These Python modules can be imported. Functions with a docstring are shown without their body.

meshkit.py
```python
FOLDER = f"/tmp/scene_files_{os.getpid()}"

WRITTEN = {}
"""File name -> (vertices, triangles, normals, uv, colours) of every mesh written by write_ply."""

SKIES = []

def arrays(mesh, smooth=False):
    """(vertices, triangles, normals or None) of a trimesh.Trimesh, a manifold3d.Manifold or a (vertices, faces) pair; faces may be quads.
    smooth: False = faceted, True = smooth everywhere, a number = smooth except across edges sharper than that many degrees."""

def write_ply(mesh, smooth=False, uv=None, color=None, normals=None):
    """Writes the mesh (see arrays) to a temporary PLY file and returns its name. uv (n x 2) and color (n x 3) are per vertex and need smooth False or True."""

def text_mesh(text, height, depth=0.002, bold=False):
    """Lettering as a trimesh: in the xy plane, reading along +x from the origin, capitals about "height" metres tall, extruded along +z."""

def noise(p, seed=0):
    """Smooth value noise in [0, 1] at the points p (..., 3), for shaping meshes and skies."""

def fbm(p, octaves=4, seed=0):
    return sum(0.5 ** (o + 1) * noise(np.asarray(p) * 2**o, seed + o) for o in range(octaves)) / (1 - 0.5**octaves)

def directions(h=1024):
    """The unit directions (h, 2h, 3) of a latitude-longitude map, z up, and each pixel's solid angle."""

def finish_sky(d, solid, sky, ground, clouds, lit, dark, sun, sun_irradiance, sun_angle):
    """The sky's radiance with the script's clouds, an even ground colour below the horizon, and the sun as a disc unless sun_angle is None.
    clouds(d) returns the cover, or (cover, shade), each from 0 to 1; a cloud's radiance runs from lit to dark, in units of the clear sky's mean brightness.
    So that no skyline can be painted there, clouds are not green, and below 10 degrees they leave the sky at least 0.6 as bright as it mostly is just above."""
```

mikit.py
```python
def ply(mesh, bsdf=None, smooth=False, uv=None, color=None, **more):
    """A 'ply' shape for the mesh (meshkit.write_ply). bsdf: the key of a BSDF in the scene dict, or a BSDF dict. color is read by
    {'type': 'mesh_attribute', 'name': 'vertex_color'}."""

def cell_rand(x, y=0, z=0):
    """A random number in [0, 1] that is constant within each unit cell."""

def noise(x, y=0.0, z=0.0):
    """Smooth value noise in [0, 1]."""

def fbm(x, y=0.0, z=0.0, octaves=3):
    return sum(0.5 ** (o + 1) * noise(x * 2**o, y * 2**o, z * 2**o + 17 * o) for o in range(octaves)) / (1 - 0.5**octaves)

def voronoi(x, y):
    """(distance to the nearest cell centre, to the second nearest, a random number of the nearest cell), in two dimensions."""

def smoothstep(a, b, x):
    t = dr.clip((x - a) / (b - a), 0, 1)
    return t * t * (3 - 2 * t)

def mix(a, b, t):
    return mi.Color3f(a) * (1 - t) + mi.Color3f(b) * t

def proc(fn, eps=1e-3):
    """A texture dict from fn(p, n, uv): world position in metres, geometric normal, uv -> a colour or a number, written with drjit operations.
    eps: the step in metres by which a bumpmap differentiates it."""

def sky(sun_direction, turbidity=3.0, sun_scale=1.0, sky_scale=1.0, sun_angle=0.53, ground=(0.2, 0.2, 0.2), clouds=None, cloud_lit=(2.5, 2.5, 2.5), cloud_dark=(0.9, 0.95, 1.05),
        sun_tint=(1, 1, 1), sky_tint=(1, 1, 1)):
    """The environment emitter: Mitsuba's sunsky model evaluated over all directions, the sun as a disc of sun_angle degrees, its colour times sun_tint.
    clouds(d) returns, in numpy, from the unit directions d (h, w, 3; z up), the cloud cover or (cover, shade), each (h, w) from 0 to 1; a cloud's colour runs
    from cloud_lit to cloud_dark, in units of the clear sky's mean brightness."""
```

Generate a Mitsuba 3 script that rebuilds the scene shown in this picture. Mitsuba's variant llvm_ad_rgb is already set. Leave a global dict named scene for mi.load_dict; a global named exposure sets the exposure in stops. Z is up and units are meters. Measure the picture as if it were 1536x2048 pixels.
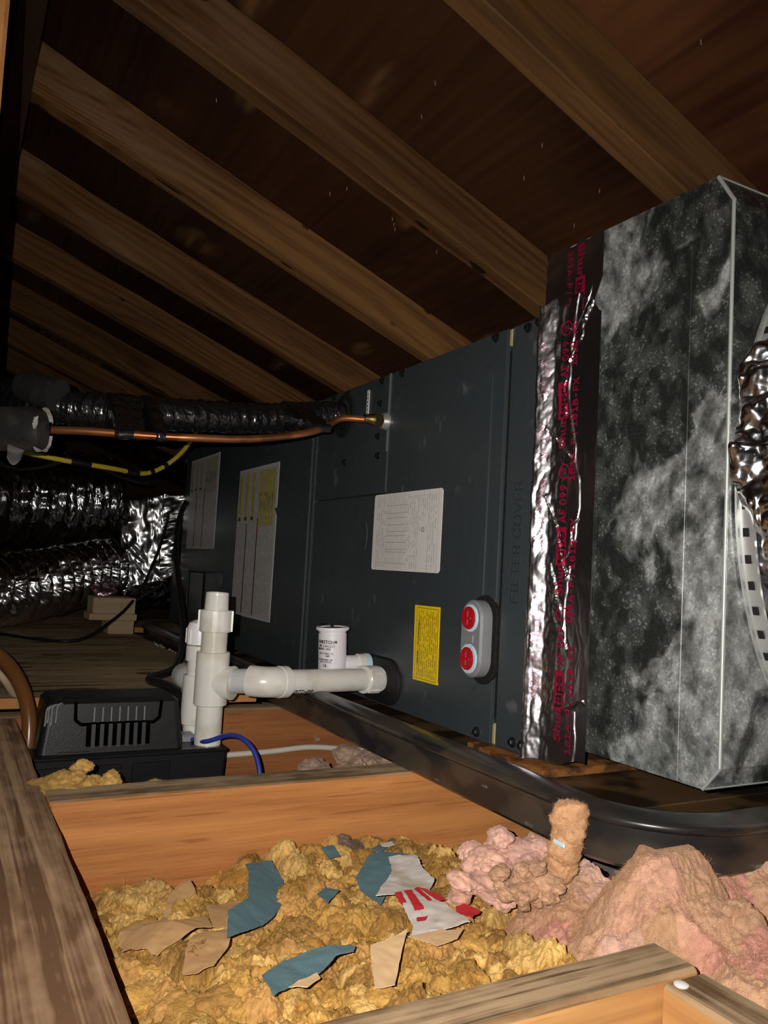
import math
import numpy as np
import trimesh
import manifold3d as m3
import shapely.geometry as sg
from scipy.interpolate import CubicSpline
from scipy.spatial import cKDTree
import drjit as dr
import mitsuba as mi
import mikit
import meshkit
from mikit import noise, fbm, smoothstep, mix, cell_rand

scene, labels = {"type": "scene"}, {}
T = mi.ScalarTransform4f

# ------------------------------------------------------------------ camera, light, exposure
exposure = 0.0
YAW, PITCH, ROLL, FOCAL = math.radians(28.31736), math.radians(4.00511), math.radians(3.15284), 1606.545
EYE = np.array([0.0, 0.0, 0.40])
_f = np.array([math.sin(YAW) * math.cos(PITCH), math.cos(YAW) * math.cos(PITCH), math.sin(PITCH)])
_r = np.array([math.cos(YAW), -math.sin(YAW), 0.0])
_u = np.cross(_r, _f)
RIGHT = _r * math.cos(ROLL) + _u * math.sin(ROLL)
UP = -_r * math.sin(ROLL) + _u * math.cos(ROLL)
scene["camera"] = {"type": "perspective", "fov_axis": "x", "fov": math.degrees(2 * math.atan(768 / FOCAL)), "near_clip": 0.01, "far_clip": 50.0,
                   "to_world": T().look_at(origin=EYE.tolist(), target=(EYE + _f).tolist(), up=UP.tolist())}
# the phone's flash: just left of and above the lens, aimed where the lens looks, slightly down
_lp = EYE - RIGHT * 0.026 + UP * 0.015
_aim = _f * 1.0 - UP * 0.10 + RIGHT * 0.06
scene["phone_flash"] = {"type": "spot", "cutoff_angle": 55.0, "beam_width": 10.0, "intensity": {"type": "rgb", "value": [3.62, 3.45, 3.22]},
                        "to_world": T().look_at(origin=_lp.tolist(), target=(_lp + _aim).tolist(), up=UP.tolist())}

# ------------------------------------------------------------------ helpers
RNG = np.random.default_rng(7)


def add(key, mesh, bsdf, smooth=30, label=None, cat=None, group=None, kind=None, **kw):
    n, k = 0, key
    while k in scene:
        n += 1
        k = f"{key}_{n:03d}"
    scene[k] = mikit.ply(mesh, bsdf, smooth=smooth, **kw)
    tag(k, label, cat, group, kind)
    return k


def tag(k, label=None, cat=None, group=None, kind=None):
    d = {a: b for a, b in (("label", label), ("category", cat), ("group", group), ("kind", kind)) if b}
    if d:
        labels[k] = d


def cat(*ms):
    return trimesh.util.concatenate(list(ms))


def hull(pts):
    return trimesh.convex.convex_hull(np.asarray(pts, float))


def box(x0, x1, y0, y1, z0, z1, c=0.0015):
    """box with chamfered edges"""
    c = min(c, (x1 - x0) / 2.01, (y1 - y0) / 2.01, (z1 - z0) / 2.01)
    p = []
    for a, sx in ((x0, 1), (x1, -1)):
        for b, sy in ((y0, 1), (y1, -1)):
            for d, sz in ((z0, 1), (z1, -1)):
                p += [(a + sx * c, b + sy * c, d), (a + sx * c, b, d + sz * c), (a, b + sy * c, d + sz * c)]
    return hull(p)


def rough_beam(x0, x1, y0, y1, z0, z1, c=0.003, step=0.04, amp=0.0015, seed=0):
    """sawn timber: chamfered box, subdivided and slightly uneven"""
    m = box(x0, x1, y0, y1, z0, z1, c)
    v, f = trimesh.remesh.subdivide_to_size(m.vertices, m.faces, step, max_iter=12)
    m = trimesh.Trimesh(v, f)
    m.merge_vertices()
    n = m.vertex_normals
    m.vertices = m.vertices + n * ((meshkit.fbm(m.vertices * 14 + seed, 3, seed) - 0.5) * 2 * amp)[:, None]
    return m


def spline(pts, n):
    pts = np.asarray(pts, float)
    t = np.r_[0, np.cumsum(np.linalg.norm(np.diff(pts, axis=0), axis=1) ** 0.7)]
    return CubicSpline(t, pts)(np.linspace(0, t[-1], n))


def frames(path):
    tan = np.gradient(path, axis=0)
    tan /= np.linalg.norm(tan, axis=1, keepdims=True)
    a = np.cross(tan[0], [0, 0, 1] if abs(tan[0][2]) < 0.9 else [1, 0, 0])
    a /= np.linalg.norm(a)
    A, B = [], []
    for t in tan:
        a = a - t * (a @ t)
        a /= np.linalg.norm(a)
        A.append(a.copy())
        B.append(np.cross(t, a))
    return np.array(A), np.array(B), tan


def tube(path, r, sides=16, caps=True, fn=None):
    """tube along a polyline; r scalar or per point; fn(points, outward) -> extra radius"""
    path = np.asarray(path, float)
    n = len(path)
    A, B, tan = frames(path)
    th = np.linspace(0, 2 * np.pi, sides, endpoint=False)
    out = A[:, None] * np.cos(th)[None, :, None] + B[:, None] * np.sin(th)[None, :, None]
    rr = np.broadcast_to(np.asarray(r, float).reshape(-1, 1, 1), (n, sides, 1)) if np.ndim(r) else np.full((n, sides, 1), r)
    v = path[:, None] + out * rr
    if fn is not None:
        v = v + out * fn(v, np.arange(n)[:, None] + 0 * th[None], th[None] + 0 * np.arange(n)[:, None])[..., None]
    i, j = np.meshgrid(np.arange(n - 1), np.arange(sides), indexing="ij")
    a, b = i * sides + j, i * sides + (j + 1) % sides
    f = np.stack([np.stack([a, b, b + sides], -1), np.stack([a, b + sides, a + sides], -1)], 2).reshape(-1, 3)
    v = v.reshape(-1, 3)
    if caps:
        v = np.vstack([v, path[:1], path[-1:]])
        k = np.arange(sides)
        f = np.vstack([f, np.stack([(k + 1) % sides, k, 0 * k + n * sides], 1), np.stack([(n - 1) * sides + k, (n - 1) * sides + (k + 1) % sides, 0 * k + n * sides + 1], 1)])
    m = trimesh.Trimesh(v, f, process=False)
    if m.volume < 0:
        m.invert()
    return m


def lathe(profile, p0, direction, sides=48):
    """profile [(radius, distance along direction)] revolved about the axis through p0"""
    d = np.asarray(direction, float)
    d /= np.linalg.norm(d)
    m = trimesh.creation.revolve(np.asarray(profile, float), sections=sides)
    m.apply_transform(trimesh.geometry.align_vectors([0, 0, 1], d))
    m.apply_translation(p0)
    if m.volume < 0:
        m.invert()
    return m


def pipe(p0, p1, r, wall=None, c=0.001, sides=48):
    p0, p1 = np.asarray(p0, float), np.asarray(p1, float)
    L = np.linalg.norm(p1 - p0)
    if wall:
        w = r - wall
        prof = [(w, 0), (r - c, 0), (r, c), (r, L - c), (r - c, L), (w, L), (w, 0)]
    else:
        prof = [(0, 0), (r - c, 0), (r, c), (r, L - c), (r - c, L), (0, L)]
    return lathe(prof, p0, p1 - p0, sides)


def extrude_x(poly, x0, x1, c=0.0):
    """polygon in (y, z) extruded from x0 to x1 (front face at x0), front edge bevelled by c"""
    def layer(pg, a, b):
        m = trimesh.creation.extrude_polygon(pg, b - a, engine="earcut")
        v = np.array(m.vertices)
        return trimesh.Trimesh(np.c_[v[:, 2] + a, v[:, 0], v[:, 1]], m.faces, process=False)
    if c <= 0:
        m = layer(poly, x0, x1)
        m.fix_normals()
        return m
    o = np.array(poly.exterior.coords)[:-1]
    i = np.array(poly.buffer(-c, join_style="round").exterior.coords)[:-1]
    if len(poly.interiors) == 0 and poly.convex_hull.area < poly.area * 1.0001:
        return hull(np.vstack([np.c_[np.full(len(i), x0), i], np.c_[np.full(len(o), x0 + c), o], np.c_[np.full(len(o), x1), o]]))
    m = cat(layer(poly.buffer(-c), x0, x0 + c), layer(poly, x0 + c, x1))
    m.fix_normals()
    return m


def rrect(y0, y1, z0, z1, r, n=8):
    return sg.box(y0 + r, z0 + r, y1 - r, z1 - r).buffer(r, quad_segs=n)


def stadium(yc, zc, half, r, along="z"):
    d = (0, half) if along == "z" else (half, 0)
    return sg.LineString([(yc - d[0], zc - d[1]), (yc + d[0], zc + d[1])]).buffer(r, quad_segs=12)


def grid(u, v, fn):
    """sheet over parameters u x v with fn(U, V) -> (..., 3)"""
    U, V = np.meshgrid(u, v, indexing="ij")
    P = fn(U, V).reshape(-1, 3)
    nu, nv = len(u), len(v)
    i, j = np.meshgrid(np.arange(nu - 1), np.arange(nv - 1), indexing="ij")
    a = i * nv + j
    f = np.stack([np.stack([a, a + nv, a + nv + 1], -1), np.stack([a, a + nv + 1, a + 1], -1)], 2).reshape(-1, 3)
    return trimesh.Trimesh(P, f, process=False)


def thick(m, t):
    """a closed sheet of thickness t from an open one"""
    n = m.vertex_normals
    v = np.vstack([m.vertices, m.vertices - n * t])
    k = len(m.vertices)
    e = np.sort(m.edges, axis=1)
    u, idx, cnt = np.unique(e, axis=0, return_index=True, return_counts=True)
    b = m.edges[idx[cnt == 1]]
    side = np.vstack([np.c_[b[:, 1], b[:, 0], b[:, 0] + k], np.c_[b[:, 1], b[:, 0] + k, b[:, 1] + k]])
    return trimesh.Trimesh(v, np.vstack([m.faces, m.faces[:, ::-1] + k, side]), process=False)


def text3(text, h, origin, along, up, depth=0.0006, bold=False, center=False):
    """lettering lying in the plane along x up, raised along their normal"""
    m = meshkit.text_mesh(text, h, depth, bold)
    v = np.array(m.vertices)
    if center:
        v[:, 0] -= v[:, 0].mean()
    a, u = np.asarray(along, float), np.asarray(up, float)
    n = np.cross(a, u)
    return trimesh.Trimesh(np.asarray(origin) + v[:, :1] * a + v[:, 1:2] * u + v[:, 2:] * n, m.faces, process=False)


# ------------------------------------------------------------------ materials
def P(rgb):
    return {"type": "rgb", "value": list(rgb)}


def mat(name, color, rough=0.6, metallic=0.0, spec=0.5, bump=None, bump_scale=1.0, **kw):
    base = {"type": "principled", "base_color": color if isinstance(color, dict) else P(color),
            "roughness": rough, "specular": spec, **kw}
    if metallic is not None:
        base["metallic"] = metallic
    if bump is not None:
        base = {"type": "bumpmap", "arbitrary": bump, "scale": bump_scale, "bsdf": base}
    scene[name] = {"type": "twosided", "bsdf": base}
    return name


def wood_fn(axis, c1, c2, top=None, fine=180.0, wide=26.0, seed=0.0, cathedral=0.0):
    def fn(p, n, uv):
        g, a, b = {"x": (p.x, p.y, p.z), "y": (p.y, p.x, p.z), "r": (p.x - 0.39 * p.z, p.y, p.z + 0.391 * p.x)}[axis]
        a, b = a + seed, b + seed * 0.7
        warp = fbm(g * 1.7 + seed, a * 9, b * 9) * 2 - 1
        ring = dr.sin((a * wide + b * wide * 0.8 + warp * (1.6 + cathedral)) * 6.2832)
        fib = noise(g * 9, a * fine, b * fine)
        pore = noise(g * 30, a * fine * 3, b * fine * 3)
        blotch = fbm(g * 3 + 9, a * 6, b * 6)
        fleck = smoothstep(0.74, 0.84, noise(g * 16, a * fine * 2, b * fine * 2))
        t = dr.clip(0.22 + 0.20 * ring + 0.36 * (fib - 0.5) + 0.34 * (pore - 0.5) + 0.7 * (blotch - 0.42) + 0.45 * fleck, 0, 1)
        col = mix(c1, c2, t)
        if top is not None:
            w = smoothstep(0.5, 0.8, n.z)
            w2 = fbm(g * 2.2, a * 14, seed) - 0.5
            late = noise(g * 1.3, (a + w2 * 0.010) * wide * 3.6, 1.0)
            late = smoothstep(0.35, 0.75, late)
            st = smoothstep(0.55, 0.72, fbm(g * 8, a * 18, 5.0, octaves=5))
            fibre = noise(g * 14, a * 700, 2.0) - 0.5
            crack = smoothstep(0.80, 0.86, noise(g * 9, a * 260, 6.0))
            pale = fbm(g * 40, a * 80, 3.0, octaves=4) - 0.5
            t2 = dr.clip(0.10 + 0.55 * late + 0.45 * st + 0.55 * fibre - 0.9 * pale + 0.5 * crack, 0, 1)
            col = col * (1 - w) + mix(top[0], top[1], t2) * w
        return col
    return mikit.proc(fn)


mat("joist_wood", wood_fn("x", (0.53, 0.225, 0.070), (0.29, 0.10, 0.028), top=((0.36, 0.26, 0.15), (0.13, 0.085, 0.045)), wide=22), 0.7, spec=0.2)
mat("beam_wood", wood_fn("y", (0.36, 0.20, 0.10), (0.17, 0.085, 0.04), top=((0.40, 0.255, 0.15), (0.14, 0.075, 0.04)), wide=55, fine=140, seed=2.1), 0.75, spec=0.2)
mat("hatch_wood", wood_fn("x", (0.62, 0.33, 0.12), (0.40, 0.18, 0.06), top=((0.42, 0.29, 0.17), (0.12, 0.07, 0.035)), wide=60, seed=4.3), 0.7, spec=0.2)
mat("trimmer_wood", wood_fn("y", (0.62, 0.33, 0.12), (0.40, 0.18, 0.06), top=((0.42, 0.29, 0.17), (0.14, 0.08, 0.04)), wide=50, seed=5.3), 0.7, spec=0.2)
mat("post_wood", wood_fn("y", (0.55, 0.24, 0.08), (0.42, 0.17, 0.05), seed=1.3), 0.7, spec=0.2)
def rafter_fn(p, n, uv):
    g, a, b = p.x - 0.39 * p.z, p.y, p.z + 0.391 * p.x
    which = dr.floor((p.y + 0.10) / 0.41)
    off = cell_rand(which, 3, 1) * 30
    warp = fbm(g * 1.5 + off, a * 9, b * 9) * 2 - 1
    ring = dr.sin((b * 34 + a * 30 + warp * 2.6) * 6.2832)
    # nested arches of flat sawn grain on the third rafter, kept to one stretch
    bb = (b - 1.283) / 0.045
    tip = smoothstep(0.30, 0.18, p.x) * smoothstep(1.43, 1.44, p.y) * smoothstep(1.53, 1.52, p.y)
    arch = dr.sin((dr.square(bb) * 2.2 + g * 16) * 6.2832 * 0.9 + warp * 1.5)
    ring = ring * (1 - tip) + arch * tip * 1.2
    fib = noise(g * 9 + off, a * 170, b * 170)
    pore = noise(g * 26, a * 560, b * 560)
    blotch = fbm(g * 3 + off, a * 6, b * 6)
    t = dr.clip(0.25 + 0.20 * ring + 0.40 * (fib - 0.5) + 0.3 * (pore - 0.5) + 0.9 * (blotch - 0.42), 0, 1)
    col = mix((0.235, 0.110, 0.036), (0.058, 0.020, 0.006), t)
    col = col * (0.70 + 0.5 * cell_rand(which, 7, 2))
    worn = smoothstep(0.52, 0.68, fbm(g * 3.4 + off, b * 26, a * 20, octaves=4)) * smoothstep(0.55, 0.10, p.x)
    col = col * (1 - 0.55 * worn) + mi.Color3f(0.30, 0.185, 0.105) * 0.55 * worn
    knot = smoothstep(0.90, 0.94, noise(g * 15 + off, b * 55, a * 55))
    return col * (1 - 0.8 * knot)


mat("rafter_wood", mikit.proc(rafter_fn), 0.75, spec=0.25)
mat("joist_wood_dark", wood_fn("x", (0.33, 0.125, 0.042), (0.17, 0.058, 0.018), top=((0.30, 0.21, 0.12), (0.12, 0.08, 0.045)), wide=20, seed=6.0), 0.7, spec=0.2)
mat("block_wood", wood_fn("x", (0.46, 0.34, 0.20), (0.35, 0.24, 0.13), seed=8.1), 0.8, spec=0.2)


def deck_fn(p, n, uv):
    g = p.y
    a, b = p.x, p.z
    big = fbm(a * 2.2, g * 3.1, b * 2.0)
    fib = noise(a * 120, g * 5, b * 100)
    streak = noise(a * 14, g * 2.2, 4.0)
    pale = smoothstep(0.76, 0.92, noise(a * 16 + 3, g * 5, 7.0)) * noise(a * 90, g * 20, 1.0)
    t = dr.clip(0.15 + 1.3 * (big - 0.3) + 0.4 * (fib - 0.5) + 0.4 * (streak - 0.5), 0, 1)
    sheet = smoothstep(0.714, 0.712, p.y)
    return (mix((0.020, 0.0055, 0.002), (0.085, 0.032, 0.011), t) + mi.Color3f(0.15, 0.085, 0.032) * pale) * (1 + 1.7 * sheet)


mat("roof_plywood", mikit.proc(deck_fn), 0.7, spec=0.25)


def floor_fn(p, n, uv):
    big = fbm(p.x * 3, p.y * 5, 1.0)
    st = noise(p.x * 10, p.y * 70, 2.0)
    fine = noise(p.x * 120, p.y * 300, 3.0)
    gouge = smoothstep(0.80, 0.86, noise(p.x * 14, p.y * 60, 9.0))
    edge = 1 - smoothstep(0.5, 0.8, n.z)
    c = mix((0.16, 0.105, 0.058), (0.42, 0.30, 0.18), dr.clip(0.2 + 0.9 * (big - 0.3) + 0.5 * (st - 0.5) + 0.3 * (fine - 0.5), 0, 1)) * (1 - 0.75 * gouge)
    return c * (1 - edge) + mi.Color3f(0.50, 0.22, 0.07) * edge


mat("floor_plywood", mikit.proc(floor_fn), 0.8, spec=0.15)
mat("plaster", (0.35, 0.30, 0.25), 0.9, spec=0.1)
mat("dark_wood", (0.06, 0.03, 0.015), 0.8, spec=0.2)


def paint_fn(p, n, uv):
    scuff = smoothstep(0.66, 0.9, fbm(p.y * 22, p.z * 30, p.x * 20)) * smoothstep(0.55, 0.8, noise(p.y * 160, p.z * 60, 2.0))
    dust = fbm(p.y * 5, p.z * 5, 3.0)
    return mix((0.033, 0.040, 0.045), (0.048, 0.057, 0.062), dust) + mi.Color3f(0.05, 0.05, 0.05) * scuff


mat("grey_paint", mikit.proc(paint_fn), 0.36, spec=0.5)
mat("grey_paint_dark", (0.018, 0.02, 0.022), 0.5, spec=0.4)
mat("grey_paint_mid", (0.027, 0.032, 0.036), 0.4, spec=0.5)
mat("grey_paint_light", (0.10, 0.108, 0.115), 0.4, spec=0.5)


def zinc_masks(p):
    q = p.y - p.x * 0.9
    w1 = fbm(q * 13, p.z * 11, 1.0, octaves=4) - 0.5
    w2 = fbm(q * 13 + 7, p.z * 11, 4.0, octaves=4) - 0.5
    big = fbm(q * 10 + w1 * 1.3 + p.z * 4, p.z * 8 + w2 * 1.3, 5.0, octaves=6)
    patch = smoothstep(0.415, 0.515, big)
    mid = fbm(q * 75 + w1 * 2, p.z * 55 + w2 * 2, 2.0, octaves=4)
    grit = 0.5 * noise(q * 700, p.z * 700, 1.0) + 0.5 * noise(q * 300 + p.z * 200, p.z * 300 - q * 200, 2.0)
    qa, qb = q * 0.8 + p.z * 0.6, p.z * 0.8 - q * 0.6
    speck = smoothstep(0.66, 0.80, fbm(qa * 420, qb * 420, 8.0, octaves=2)) * smoothstep(0.36, 0.56, mid)
    s1 = (q * 0.85 + p.z * 0.52) * 26
    scratch = smoothstep(0.965, 0.99, noise(s1 * 6, (q * 0.52 - p.z * 0.85) * 4, 6.0)) * smoothstep(0.45, 0.6, fbm(q * 20, p.z * 20, 9.0))
    return dr.clip(patch * (0.50 + 1.5 * (mid - 0.42)) + 0.55 * (mid - 0.36) * (1 - patch), 0, 1), grit, speck, scratch


def zinc_col(p, n, uv):
    a, grit, speck, scr = zinc_masks(p)
    c = mix((0.030, 0.0335, 0.032), (0.32, 0.335, 0.325), a) * (0.62 + 0.76 * grit)
    return c + mi.Color3f(0.22, 0.23, 0.22) * (0.7 * speck + 0.6 * scr)


def zinc_metal(p, n, uv):
    return 0.45 * (1 - zinc_masks(p)[0])


mat("galvanised", mikit.proc(zinc_col), 0.42, metallic=mikit.proc(zinc_metal), spec=0.5)
mat("zinc_edge", (0.55, 0.58, 0.54), 0.4, metallic=0.45, spec=0.6)  # light caught along the folded edges put into this paler colour
mat("bare_edge", (0.72, 0.74, 0.72), 0.30, metallic=0.75, spec=0.6)
mat("foil", (0.86, 0.86, 0.88), 0.20, metallic=1.0)
mat("foil_tape_metal", (0.88, 0.86, 0.90), 0.27, metallic=1.0)
mat("duct_foil", (0.78, 0.78, 0.80), 0.16, metallic=1.0)
mat("boot_foil", (0.55, 0.55, 0.56), 0.26, metallic=1.0)
mat("red_print", (0.34, 0.010, 0.045), 0.35, metallic=0.35, spec=0.6)
mat("faint_red_print", (0.70, 0.42, 0.52), 0.3, metallic=0.95, spec=0.6)
mat("dark_foil_print", (0.10, 0.09, 0.10), 0.25, metallic=0.9)
mat("black_wrap", (0.006, 0.006, 0.007), 0.20, spec=1.0, clearcoat=1.0, clearcoat_gloss=0.85)
mat("black_matte", (0.010, 0.010, 0.011), 0.6, spec=0.3)
mat("black_cable", (0.012, 0.012, 0.012), 0.4, spec=0.4)


def pan_fn(p, n, uv):
    d = fbm(p.y * 18, p.x * 18, p.z * 30)
    dirt = smoothstep(0.40, 0.62, d)
    up = smoothstep(0.4, 0.9, n.z) * smoothstep(0.192, 0.170, p.z)
    c = mix((0.016, 0.015, 0.015), (0.055, 0.042, 0.030), dirt * 0.8)
    scuff = smoothstep(0.80, 0.88, fbm(p.y * 22, p.x * 22, p.z * 60)) * noise(p.x * 300, p.y * 300, p.z * 300)
    return c * (1 - up) + mix((0.030, 0.019, 0.010), (0.13, 0.075, 0.035), dirt) * up + mi.Color3f(0.18, 0.2, 0.21) * scuff * (1 - up)


mat("pan_plastic", mikit.proc(pan_fn), 0.30, spec=0.5)
mat("pump_plastic", (0.009, 0.009, 0.010), 0.42, spec=0.32, bump=mikit.proc(lambda p, n, uv: noise(p.x * 900, p.y * 900, p.z * 900) * 0.00013, eps=5e-4))
mat("pump_gloss", (0.009, 0.009, 0.010), 0.32, spec=0.4)
mat("painted_opening_black", (0.001, 0.001, 0.001), 0.9, spec=0.0)  # darkness inside the pump openings put into a black colour
mat("pump_slat_lit", (0.026, 0.026, 0.027), 0.45, spec=0.4)  # paler than the cover: light caught on the slats is in the colour
mat("pump_rib", (0.16, 0.16, 0.17), 0.4, spec=0.5)  # pump ribs of the same black plastic, caught light painted as a paler tone
mat("pvc", mikit.proc(lambda p, n, uv: mix((0.72, 0.69, 0.64), (0.60, 0.56, 0.48), smoothstep(0.5, 0.75, fbm(p.x * 26, p.y * 26, p.z * 26)))), 0.25, spec=0.5)
mat("pvc_grey_shade", (0.52, 0.51, 0.50), 0.35, spec=0.5)  # on the nipple and rear elbow, shade on white pipe painted as grey
mat("switch_plastic", (0.80, 0.76, 0.78), 0.35, spec=0.5)
mat("ink", (0.015, 0.014, 0.015), 0.6, spec=0.2)
mat("primer_glue", (0.50, 0.68, 0.76), 0.4, spec=0.5)
mat("port_grey", (0.21, 0.215, 0.228), 0.4, spec=0.5)
mat("plug_red", (0.40, 0.006, 0.012), 0.42, spec=0.4)
mat("foam_black", mikit.proc(lambda p, n, uv: mi.Color3f(0.012, 0.012, 0.011) * (0.5 + noise(p.x * 500, p.y * 500, p.z * 500))), 0.8, spec=0.2)
mat("glass_wool", (0.36, 0.32, 0.13), 0.9, spec=0.1)
mat("copper", mikit.proc(lambda p, n, uv: mix((0.70, 0.27, 0.10), (0.34, 0.12, 0.05), smoothstep(0.45, 0.7, fbm(p.x * 22, p.y * 22, p.z * 22)))), 0.38, metallic=0.85)
mat("brass", (0.70, 0.50, 0.20), 0.28, metallic=1.0)
mat("white_plastic", (0.7, 0.7, 0.68), 0.4)
mat("foam_grey", mikit.proc(lambda p, n, uv: mix((0.018, 0.017, 0.016), (0.048, 0.045, 0.042), smoothstep(0.35, 0.75, fbm(p.x * 40, p.y * 40, p.z * 40, octaves=4)))), 0.8, spec=0.2)
mat("foam_dark", (0.022, 0.021, 0.020), 0.8, spec=0.2)
mat("torn_white", (0.36, 0.34, 0.31), 0.8)
mat("scrap_grey", (0.09, 0.087, 0.084), 0.7)
mat("hose_brown", (0.150, 0.058, 0.018), 0.25, spec=0.5)
mat("cable_tan", (0.58, 0.44, 0.28), 0.55)
mat("cable_white", (0.62, 0.57, 0.48), 0.55)
mat("tube_blue", (0.022, 0.04, 0.27), 0.35)
mat("cable_yellow", (0.62, 0.46, 0.04), 0.5)
mat("kraft", mikit.proc(lambda p, n, uv: mix((0.56, 0.335, 0.155), (0.44, 0.25, 0.11), fbm(p.x * 40, p.y * 40, p.z * 40))), 0.85, spec=0.1)
mat("paper_tan", (0.68, 0.45, 0.24), 0.85, spec=0.1)
mat("paper_blue", mikit.proc(lambda p, n, uv: mix((0.085, 0.165, 0.195), (0.13, 0.195, 0.205), fbm(p.x * 50, p.y * 50, p.z * 50))), 0.8, spec=0.15)
mat("paper_white", mikit.proc(lambda p, n, uv: mix((0.66, 0.60, 0.55), (0.50, 0.42, 0.34), smoothstep(0.45, 0.75, fbm(p.x * 45, p.y * 45, p.z * 45)))), 0.8, spec=0.1)
mat("print_red", (0.55, 0.035, 0.04), 0.8, spec=0.1)
mat("fibre", {"type": "mesh_attribute", "name": "vertex_color"}, 0.95, spec=0.05, sheen=0.3,
    bump=mikit.proc(lambda p, n, uv: (noise(p.x * 600, p.y * 600, p.z * 600) + 0.5 * noise(p.x * 1500, p.y * 1500, p.z * 1500)) * 0.0007, eps=3e-4))
mat("fibre_soft", {"type": "mesh_attribute", "name": "vertex_color"}, 0.95, spec=0.03, sheen=0.6,
    bump=mikit.proc(lambda p, n, uv: (noise(p.x * 1100, p.y * 1100, p.z * 1100) + 0.5 * noise(p.x * 400, p.y * 400, p.z * 400)) * 0.0005, eps=3e-4))
mat("dust_wood", mikit.proc(lambda p, n, uv: mix((0.26, 0.105, 0.03), (0.06, 0.028, 0.012), smoothstep(0.35, 0.65, fbm(p.x * 50, p.y * 50, p.z * 50, octaves=4)))), 0.85, spec=0.1)
mat("nail_steel", (0.35, 0.30, 0.26), 0.45, metallic=0.6)
mat("nail_white", (0.75, 0.72, 0.68), 0.5)


def label_mat(name, y0, y1, z0, z1, fn, rough=0.45):
    """flat print: u runs to the right as one faces the cabinet, v upward"""
    def tex(p, n, uv):
        return fn((y1 - p.y) / (y1 - y0), (p.z - z0) / (z1 - z0))
    mat(name, mikit.proc(tex), rough, spec=0.4)


def rows(u, v, nu, nv, fill=0.72, duty=0.55, seed=0.0):
    """1 where a row of small print has ink: rows stacked along u, running along v"""
    r = dr.floor(u * nu)
    word = cell_rand(r, dr.floor(v * nv * 0.16 + cell_rand(r, 3, seed) * 5), seed)
    let = cell_rand(r, dr.floor(v * nv), seed + 5)
    inside = (u * nu - r < duty)
    return dr.select(inside & (word < fill) & (let < 0.78), 1.0, 0.0)


def within(x, a, b):
    return dr.select((x > a) & (x < b), 1.0, 0.0)


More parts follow.
